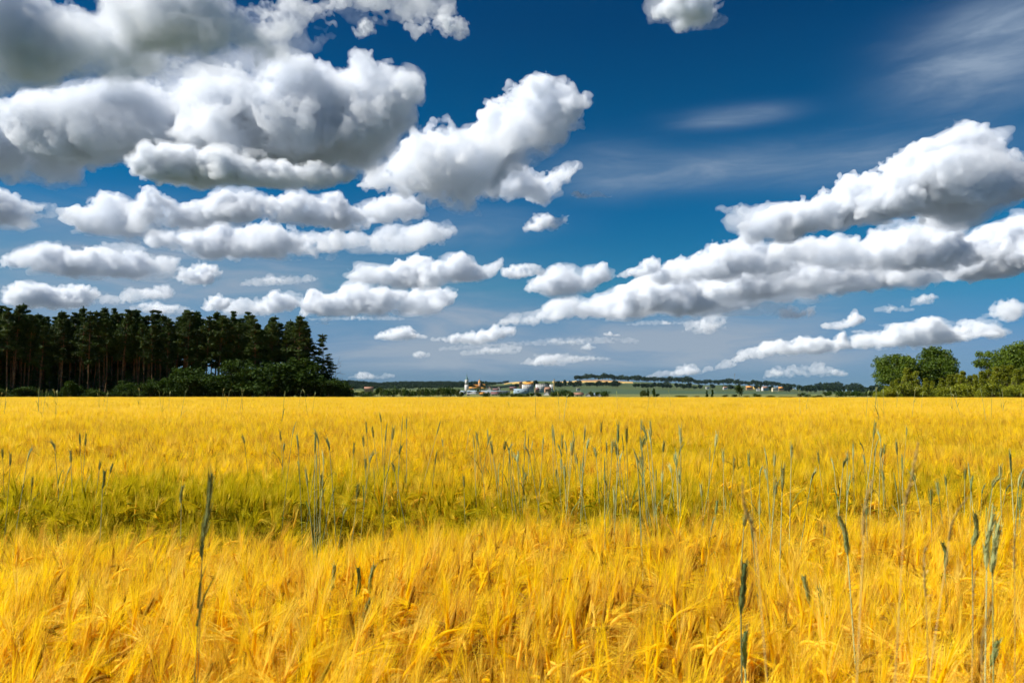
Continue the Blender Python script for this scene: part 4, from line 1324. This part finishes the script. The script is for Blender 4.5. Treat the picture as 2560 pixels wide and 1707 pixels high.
def trench(x, y):
    """the wheel track that crosses the crop, and other low places: how much of its height the crop has there"""
    c = 5.05 + 0.05 * x + 0.16 * N2(x, 0, .8, 3.1)
    lo = math.exp(-((y - c) / 0.52) ** 2) * (0.84 if x < -0.6 else 0.5) * (0.75 + 0.5 * N2(x, y, .9, 5.0))
    c2 = 9.8 + 0.12 * x + .5 * N2(x, 0, .3, 7.7)
    lo += 0.33 * math.exp(-((y - c2) / 0.55) ** 2)
    c3 = 3.55 - 0.1 * x
    lo += 0.22 * math.exp(-((y - c3) / 0.25) ** 2) * max(0, N2(x, y, .8, 2.0) + .4)
    return max(0.0, lo)


def unripe(x, y):
    c = 5.2 + 0.05 * x
    g = 0.0
    if y > c - .6:
        side = 1.0 if x < -1 else (0.62 if x > 1.5 else 0.72)
        g = side * math.exp(-((y - c - .2) / (1.5 if y > c else .5)) ** 2) * 1.0
    g += .55 * math.exp(-((y - 9.6 - .12 * x) / 3.0) ** 2) * (.7 + .9 * N2(x, y, .28, 12.0))
    g += .22 * math.exp(-((y - 16.5) / 5.0) ** 2)
    g += .38 * N2(x, y, .5, 1.0) + .22 * N2(x, y, 1.6, 4.0)
    return min(1.0, max(0.0, g + .08)) * (1.0 if y < 22 else max(0.15, 1 - (y - 22) / 14))


def build_barley():
    var = [barley_patch(300 + k, .36, 62, 0) for k in range(10)] + [barley_patch(330 + k, .62, 120, 1) for k in range(7)] + [barley_patch(350 + k, 1.5, 230, 2) for k in range(6)]
    rng = np.random.default_rng(77)
    pts, vi, rot, scl, unr, sha = [], [], [], [], [], []
    def put(x, y, k, hs, ws):
        n1 = .5 + .5 * N2(x, y, .35, 9.0)
        far = min(1.0, max(0.0, (y - 17) / 14))
        pts.append((x, y, 0.0))
        vi.append(k)
        rot.append(rng.uniform(0, 6.28) if k >= 10 or rng.random() < .35 else rng.normal(0, .5))
        scl.append((ws, ws, hs))
        unr.append(unripe(x, y))
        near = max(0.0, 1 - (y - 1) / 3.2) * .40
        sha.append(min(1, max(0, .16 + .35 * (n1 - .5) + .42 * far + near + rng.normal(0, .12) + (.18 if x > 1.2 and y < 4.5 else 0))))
    def sweep(y0, y1, step, ks, jit):
        y = y0
        while y < y1:
            w = .80 * y + 1.6
            for x in np.arange(-w, w, step):
                xx, yy = x + rng.uniform(-jit, jit), y + rng.uniform(-jit, jit)
                if yy > field_end(xx):
                    continue
                tr = trench(xx, yy)
                if tr > .62 and rng.random() < .45:
                    continue
                hs = (1.0 + .10 * N2(xx, yy, .45, 6.0) + .06 * N2(xx, yy, 1.5, 8.0)) * (1 - .75 * tr) + rng.normal(0, .03)
                put(xx, yy, int(rng.choice(ks)), max(.2, hs), rng.uniform(.95, 1.1))
            y += step
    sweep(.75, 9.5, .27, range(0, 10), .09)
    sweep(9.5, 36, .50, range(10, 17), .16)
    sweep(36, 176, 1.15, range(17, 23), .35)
    n = len(pts)
    me = bpy.data.meshes.new('barley_crop')
    me.vertices.add(n)
    me.vertices.foreach_set('co', np.array(pts, np.float32).ravel())
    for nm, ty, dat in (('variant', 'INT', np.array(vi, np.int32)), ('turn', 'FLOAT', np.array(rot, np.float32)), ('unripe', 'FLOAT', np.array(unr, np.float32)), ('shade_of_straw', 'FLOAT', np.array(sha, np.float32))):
        me.attributes.new(nm, ty, 'POINT').data.foreach_set('value', dat)
    me.attributes.new('size', 'FLOAT_VECTOR', 'POINT').data.foreach_set('vector', np.array(scl, np.float32).ravel())
    ob = bpy.data.objects.new('barley_crop', me)
    COL.objects.link(ob)
    ng = bpy.data.node_groups.new('sow_barley', 'GeometryNodeTree')
    ng.interface.new_socket('Geometry', in_out='INPUT', socket_type='NodeSocketGeometry')
    ng.interface.new_socket('Geometry', in_out='OUTPUT', socket_type='NodeSocketGeometry')
    g = NT(ng)
    gi, go = g.n('NodeGroupInput'), g.n('NodeGroupOutput')
    jn = g.n('GeometryNodeJoinGeometry')
    av = g.n('GeometryNodeInputNamedAttribute', data_type='INT', ins={'Name': 'variant'})
    at_ = g.n('GeometryNodeInputNamedAttribute', data_type='FLOAT', ins={'Name': 'turn'})
    asz = g.n('GeometryNodeInputNamedAttribute', data_type='FLOAT_VECTOR', ins={'Name': 'size'})
    cx = g.n('ShaderNodeCombineXYZ', ins={2: at_.outputs[0]})
    er = g.n('FunctionNodeEulerToRotation', ins={0: cx.outputs[0]})
    for k, vo in enumerate(var):
        oi = g.n('GeometryNodeObjectInfo')
        oi.inputs['Object'].default_value = vo
        oi.inputs['As Instance'].default_value = False
        cm = g.n('FunctionNodeCompare', data_type='INT', operation='EQUAL')
        g.set(cm.inputs[2], av.outputs[0])
        cm.inputs[3].default_value = k
        ip = g.n('GeometryNodeInstanceOnPoints')
        g.set(ip.inputs['Points'], gi.outputs[0])
        g.set(ip.inputs['Selection'], cm.outputs[0])
        g.set(ip.inputs['Instance'], oi.outputs['Geometry'])
        g.set(ip.inputs['Rotation'], er.outputs[0])
        g.set(ip.inputs['Scale'], asz.outputs[0])
        ng.links.new(ip.outputs[0], jn.inputs[0])
    ng.links.new(jn.outputs[0], go.inputs[0])
    md = ob.modifiers.new('sowing', 'NODES')
    md.node_group = ng
    tag(ob, 'ripe golden barley covering the whole field', 'barley', kind='stuff')
    print('barley', n, [len(v.data.polygons) for v in var][::6], time.time() - T0)


build_barley()

# ------------------------------------------------------------------ tall rye stalks standing out of the barley
def rye_material(name, a, c):
    def b(g, o):
        tc = g.n('ShaderNodeTexCoord')
        oi = g.n('ShaderNodeObjectInfo')
        n = g.noise(tc.outputs['Object'], 25.0, 3)
        f = g.m('ADD', n, g.m('MULTIPLY', g.m('SUBTRACT', oi.outputs['Random'], .5), .6))
        col = g.ramp(f, [(.3, a), (.7, c)])
        d = g.n('ShaderNodeBsdfPrincipled', ins={'Base Color': col, 'Roughness': .6})
        d.inputs['Specular IOR Level'].default_value = .3
        t = g.n('ShaderNodeBsdfTranslucent', ins={'Color': col})
        mx = g.n('ShaderNodeMixShader', ins={0: .2})
        g.t.links.new(d.outputs[0], mx.inputs[1])
        g.t.links.new(t.outputs[0], mx.inputs[2])
        g.t.links.new(mx.outputs[0], o.inputs[0])
    return material(name, b)


M['rye_stem'] = rye_material('rye_stem', (.20, .27, .11), (.44, .50, .25))
M['rye_ear'] = rye_material('rye_ear', (.17, .23, .075), (.42, .47, .20))
M['dark_rye_ear'] = rye_material('dark_rye_ear', (.09, .13, .04), (.22, .26, .09))
M['dark_rye_stem'] = rye_material('dark_rye_stem', (.10, .14, .05), (.24, .28, .13))
M['rye_leaf'] = rye_material('rye_leaf', (.07, .13, .02), (.17, .23, .05))
M['dry_panicle'] = rye_material('dry_panicle', (.34, .24, .07), (.58, .42, .14))


def tri_join(L):
    return join(L)


def rye_meshes(seed, curve, ear_len, nleaf, droop=.0):
    """a rye stalk one metre tall: stem, ear of overlapping husks with short bristles, narrow leaves"""
    rng = np.random.default_rng(seed)
    ts = np.linspace(0, 1, 9)
    a0 = rng.uniform(0, 6.28)
    hd = np.array([math.cos(a0), math.sin(a0), 0])
    def sp(t):
        return hd * curve * t * t + np.array([0, 0, t])
    E = ear_len
    stem = tube([sp(t * (1 - E)) for t in ts], .0030 * (1.25 - ts * .6), 5)
    P = []
    n = 13
    p = sp(1 - E)
    d0 = sp(1) - sp(1 - E)
    d0 /= np.linalg.norm(d0)
    for q in range(n + 1):
        P.append(p.copy())
        a = droop * (q / n)
        p = p + (d0 * math.cos(a) + hd * math.sin(a) - np.array([0, 0, .25 * math.sin(a)])) * E / n
    P = np.array(P)
    prof = [.0020 + .0031 * min(1, 5 * q / n) * (1 - .55 * (q / n) ** 2) * (1.12 if q % 2 else .88) for q in range(n + 1)]
    ear = [tube(P, prof, 6)]
    for q in range(1, n):
        for s in (-1, 1, .3):
            side = np.cross(P[q] - P[q - 1], np.array([.3, 1, .2]))
            side /= np.linalg.norm(side)
            ax = (P[q] - P[q - 1]) / np.linalg.norm(P[q] - P[q - 1])
            b0 = P[q] + side * s * .006
            dd = ax + side * s * .25 + rng.normal(size=3) * .06
            ear.append(ribbon([b0, b0 + dd * .012, b0 + dd * rng.uniform(.022, .034)], .0024, rng))
    leaves = []
    for k in range(nleaf):
        t = rng.uniform(.45, .8)
        s = sp(t)
        a = rng.uniform(0, 6.28)
        d = np.array([math.cos(a), math.sin(a), 0])
        l = rng.uniform(.10, .2)
        up = rng.uniform(.5, 1.2)
        leaves.append(ribbon([s, s + d * l * .3 + np.array([0, 0, l * .5 * up]), s + d * l * .65 + np.array([0, 0, l * .75 * up]), s + d * l + np.array([0, 0, l * (.9 * up - .25)])], .008, rng, (0, 0, 1)))
    out = [('stem', stem, 'rye_stem'), ('ear', join(ear), 'rye_ear')]
    if leaves:
        out.append(('leaf', join(leaves), 'rye_leaf'))
    res = []
    for nm, vf, m in out:
        o = mesh_object(nm, vf[0], np.asarray(vf[1]), M[m], link=False)
        res.append((nm, o.data))
        bpy.data.objects.remove(o)
    return res


RYE = [rye_meshes(400 + k, c, e, l, dr) for k, (c, e, l, dr) in enumerate(((.03, .060, 1, 0), (.07, .068, 1, .2), (.10, .058, 0, .5), (.02, .070, 2, .1), (.14, .060, 1, .9), (.05, .052, 0, .1), (.08, .064, 1, .6), (.04, .076, 1, .0)))]


def rye(p, h, var, label, group=None, rot=0.0, lean=(0, 0), thick=1.0, name='rye_stalk'):
    e = bpy.data.objects.new(name, None)
    COL.objects.link(e)
    e.location = p
    e.rotation_euler = (lean[0], lean[1], rot)
    e.scale = (thick, thick, h)
    for nm, d in var:
        o = bpy.data.objects.new(nm, d)
        COL.objects.link(o)
        o.parent = e
    return tag(e, label, 'rye', group)


def free_stalk(tip, mid, foot, y, label, ear_share, leaves=(), thick=1.0, name='rye_stalk', panicle=False):
    dark = 'dark' in label.split(' rye')[0] and not panicle
    """a single stalk near the camera, through three places of the picture: ear tip, ear base, lowest visible point of the stem"""
    rng = np.random.default_rng(int(tip[0] * 7 + tip[1]))
    a, m, f = at(*tip, y), at(*mid, y + .02), at(*foot, y - .02)
    d = (f - m)
    g = m + d * ((m.z - 0.0) / max(.05, m.z - f.z))
    e = bpy.data.objects.new(name, None)
    COL.objects.link(e)
    e.location = (g.x, g.y, 0)
    o_ = np.array(e.location)
    P = [np.array(g) - o_ + (np.array(m) - np.array(g)) * t + np.array([math.sin(t * 3.1) * .012, 0, 0]) for t in np.linspace(0, 1, 9)]
    sv, sf = tube(P, np.linspace(.0028, .0016, 9) * thick, 6)
    mesh_object('stem', sv, sf, M['dry_panicle' if panicle else 'dark_rye_stem' if dark else 'rye_stem'], parent=e)
    A, B = np.array(m) - o_, np.array(a) - o_
    L = np.linalg.norm(B - A)
    n = 16
    bow = np.cross(B - A, np.array([0, 1, 0])) * rng.normal(0, .05)
    C_ = [A + (B - A) * q / n + bow * math.sin(q / n * math.pi) for q in range(n + 1)]
    parts = []
    if panicle:
        for q in range(n):
            for s in range(3):
                dd = (B - A) / L * rng.uniform(.5, 1) + rng.normal(size=3) * .28
                l = L * .16 * (1 - q / n * .6)
                parts.append(ribbon([C_[q], C_[q] + dd * l * .6, C_[q] + dd * l], .0045 * thick, rng))
        parts.append(tube(C_, np.linspace(.0014, .0006, n + 1), 4))
    else:
        parts.append(tube(C_, [(.0022 + .0046 * min(1, 5 * q / n) * (1 - .5 * (q / n) ** 2) * (1.12 if q % 2 else .9)) * thick for q in range(n + 1)], 7))
        for q in range(1, n):
            ax = (C_[q] - C_[q - 1]) / np.linalg.norm(C_[q] - C_[q - 1])
            for s in range(4):
                sd = rng.normal(size=3)
                sd -= ax * sd.dot(ax)
                sd /= np.linalg.norm(sd)
                b0 = C_[q] + sd * .0048 * thick
                parts.append(ribbon([b0, b0 + (ax + sd * .22) * .011, b0 + (ax + sd * .2) * rng.uniform(.02, .03)], .0024, rng))
    ev, ef = join(parts)
    mesh_object('panicle' if panicle else 'ear', ev, ef, M['dry_panicle' if panicle else 'dark_rye_ear' if dark else 'rye_ear'], parent=e)
    for (bp, tp) in leaves:
        b0, t0 = np.array(at(*bp, y)) - o_, np.array(at(*tp, y - .03)) - o_
        k = (b0 + t0) / 2 + np.array([-.004, 0, .004])
        lv, lf = ribbon([b0, (b0 + k) / 2, k, (k + t0) / 2, t0], .0095 * thick, rng, (0.1, 1, 0))
        mesh_object('leaf', lv, lf, M['rye_leaf'], parent=e)
    return tag(e, label, 'wild grass' if panicle else 'rye')


free_stalk((530, 1183), (508, 1350), (477, 1707), 1.3, 'tallest dark rye stalk at the left front, bent slightly right, with two blades', .1, (((494, 1520), (517, 1408)), ((491, 1565), (541, 1430))), .44)
free_stalk((521, 1275), (505, 1400), (486, 1707), 1.5, 'thinner dark rye stalk twined beside the tallest one at the left front', .1, (), .38)
free_stalk((1863, 1408), (1852, 1533), (1849, 1707), 1.85, 'stout dark green rye ear at the front, right of the middle', .1, (((1862, 1640), (1866, 1600)),))
free_stalk((1864, 1580), (1862, 1670), (1862, 1707), 1.95, 'low rye ear just beside the stem of the dark green one', .1)
free_stalk((2098, 1291), (2119, 1387), (2132, 1690), 2.3, 'pale rye ear high on a long stem, leaning left, right of the middle', .1)
free_stalk((2009, 1441), (2025, 1511), (2041, 1707), 2.7, 'short rye ear leaning left between the dark and the pale ears', .1)
free_stalk((2049, 1470), (2052, 1545), (2058, 1707), 2.7, 'short upright rye ear between the stout dark and the pale ears', .1)
free_stalk((2438, 1284), (2430, 1366), (2424, 1690), 2.4, 'dark rye ear near the right edge, upright', .1)
free_stalk((2484, 1284), (2466, 1423), (2455, 1707), 1.5, 'blurred rye ear near the right edge, left of its pair', .1, (), .62)
free_stalk((2497, 1310), (2481, 1438), (2476, 1707), 1.55, 'blurred rye ear near the right edge, right of its pair', .1, (), .62)
free_stalk((2356, 1357), (2362, 1420), (2364, 1640), 3.0, 'pale thin rye ear left of the dark one near the right edge', .1, (((2361, 1600), (2348, 1572)),))
free_stalk((2495, 1602), (2477, 1666), (2468, 1707), 2.2, 'low rye ear in the bottom right corner, leaning right', .1)
free_stalk((835, 1413), (826, 1480), (818, 1707), 3.0, 'grey rye ear left of the middle, leaning right', .1)
free_stalk((895, 1419), (890, 1490), (880, 1707), 2.9, 'dark stout rye ear left of the middle, upright', .1)
free_stalk((936, 1413), (925, 1486), (905, 1707), 3.0, 'slim green rye ear left of the middle, right one of the upper three', .1)
free_stalk((928, 1495), (909, 1552), (880, 1700), 2.8, 'short dark rye ear below the slim green one, left of the middle', .1)
free_stalk((803, 1481), (801, 1530), (800, 1690), 3.2, 'small upright rye ear at the left of its group, left of the middle', .1)
free_stalk((690, 1563), (689, 1608), (688, 1700), 3.3, 'small lone rye ear between the tallest stalk and the middle', .1)
free_stalk((1064, 1539), (1057, 1578), (1050, 1690), 3.4, 'small rye ear low in the barley just left of the middle', .1)
free_stalk((261, 1177), (256, 1222), (238, 1465), 4.2, 'thin rye stalk rising from the green patch at the left', .1)
free_stalk((457, 1215), (453, 1258), (444, 1440), 4.5, 'thin rye stalk between the tallest stalk and the green patch at the left', .1)
for tip, mid, foot, y, lab in (((1858, 1190), (1886, 1325), (1900, 1560), 1.15, 'brown blurred grass panicle leaning left, above the dark green rye ear'),
                               ((2296, 1105), (2262, 1262), (2235, 1600), 1.2, 'brown blurred grass panicle leaning right, highest at the right'),
                               ((2186, 1190), (2158, 1335), (2140, 1600), 1.15, 'brown blurred grass panicle in the middle of the right half'),
                               ((2421, 1243), (2372, 1350), (2330, 1600), 1.3, 'brown blurred grass panicle leaning far right, beside the pale thin ear'),
                               ((2312, 1365), (2314, 1490), (2316, 1707), 1.5, 'straight greenish grass panicle between the pale ears at the right'),
                               ((2440, 1425), (2432, 1500), (2424, 1707), 1.8, 'brown grass panicle on the stem line of the dark ear near the right edge'),
                               ((2483, 1505), (2455, 1660), (2450, 1707), 1.2, 'wide dark grass panicle in the bottom right corner'),
                               ((2540, 1310), (2536, 1420), (2530, 1700), 1.7, 'thin grass panicle at the right edge')):
    free_stalk(tip, mid, foot, y * .72, lab, .1, (), .32, 'grass_stalk', True)

RYE_MORE = 0.95
# clumps of rye farther off: column, row of the highest tips, distance, number
for px, row, y, n in ((800, 1066, 6.6, 13), (838, 1085, 7.4, 5), (965, 1036, 9.0, 9), (985, 1075, 8.0, 5), (1300, 1085, 8.4, 9), (1270, 1060, 9.5, 5), (1340, 1075, 8.6, 12), (1395, 1085, 8.0, 10), (1440, 1060, 8.6, 7), (1500, 1055, 7.6, 11), (1535, 1085, 7.2, 6),
                      (1545, 1170, 5.6, 5), (1590, 1045, 9.0, 5), (1660, 1062, 7.4, 12), (1675, 1130, 6.4, 5), (1740, 1120, 7.2, 5), (1800, 1105, 7.0, 4), (1910, 1135, 5.6, 9), (1895, 1170, 5.4, 4), (1950, 1110, 6.8, 5), (2075, 1135, 6.6, 6), (2110, 1055, 8.0, 7),
                      (2170, 1050, 8.6, 8), (2230, 1095, 8.0, 4), (2330, 1145, 6.2, 6), (2400, 1120, 6.6, 5), (2460, 1180, 5.8, 4), (2525, 1130, 5.6, 7), (2560, 1150, 5.4, 4), (25, 1085, 7.2, 7), (75, 1100, 7.8, 4), (170, 1058, 9.5, 3), (215, 1070, 8.6, 6), (1140, 1040, 12, 3), (1060, 1100, 8, 4), (1180, 1085, 8.5, 4), (640, 1080, 9, 2), (720, 1060, 10, 3)):
    y *= .70
    for k in range(int(n * RYE_MORE)):
        q = R_.gauss(0, 1)
        yy = y + R_.gauss(0, .5)
        c = at(px + q * 150 / y ** .8, row + abs(R_.gauss(0, 1)) * 380 / y - 14 + R_.uniform(0, 10), yy)
        h = max(.92, min(1.75, c.z))
        rye((c.x, c.y, 0), h, RYE[R_.randrange(8)], 'blue green rye stalk in a loose clump rising out of the barley', 'rye stalks rising out of the barley', R_.uniform(0, 6.28), (R_.gauss(0, .06), R_.gauss(.03, .09)), R_.uniform(.7, 1.05))
# far ones whose tips break the field's skyline
for k in range(46):
    px = R_.choice((R_.uniform(-10, 860), R_.uniform(-10, 860), R_.uniform(860, 2200), R_.uniform(2180, 2570)))
    y = R_.uniform(19, 42)
    for j in range(R_.choice((1, 1, 2))):
        c = at(px + R_.gauss(0, 4), R_.uniform(966, 986), y + j * .4)
        rye((c.x, c.y, 0), c.z, RYE[R_.randrange(8)], 'far rye stalk whose tip stands above the skyline of the field', 'rye stalks on the skyline of the field', R_.uniform(0, 6.28), (R_.gauss(0, .03), R_.gauss(.02, .04)), R_.uniform(1.6, 2.3))
print('rye', time.time() - T0, len([o for o in bpy.data.objects if o.name.startswith('rye_stalk')]))
# ------------------------------------------------------------------ the air itself
def haze():
    V, F = boxvf(-100000, 100000, -1200, 85000, -160, 165)
    def b(g, o):
        v = g.n('ShaderNodeVolumePrincipled')
        v.inputs['Color'].default_value = (0.5, 0.78, 0.9, 1)
        v.inputs['Density'].default_value = HAZE
        g.t.links.new(v.outputs[0], o.inputs['Volume'])
    o = mesh_object('haze', V, F, material('hazy_air', b))
    tag(o, kind='stuff')


HAZE = 0.045 / 4200
haze()
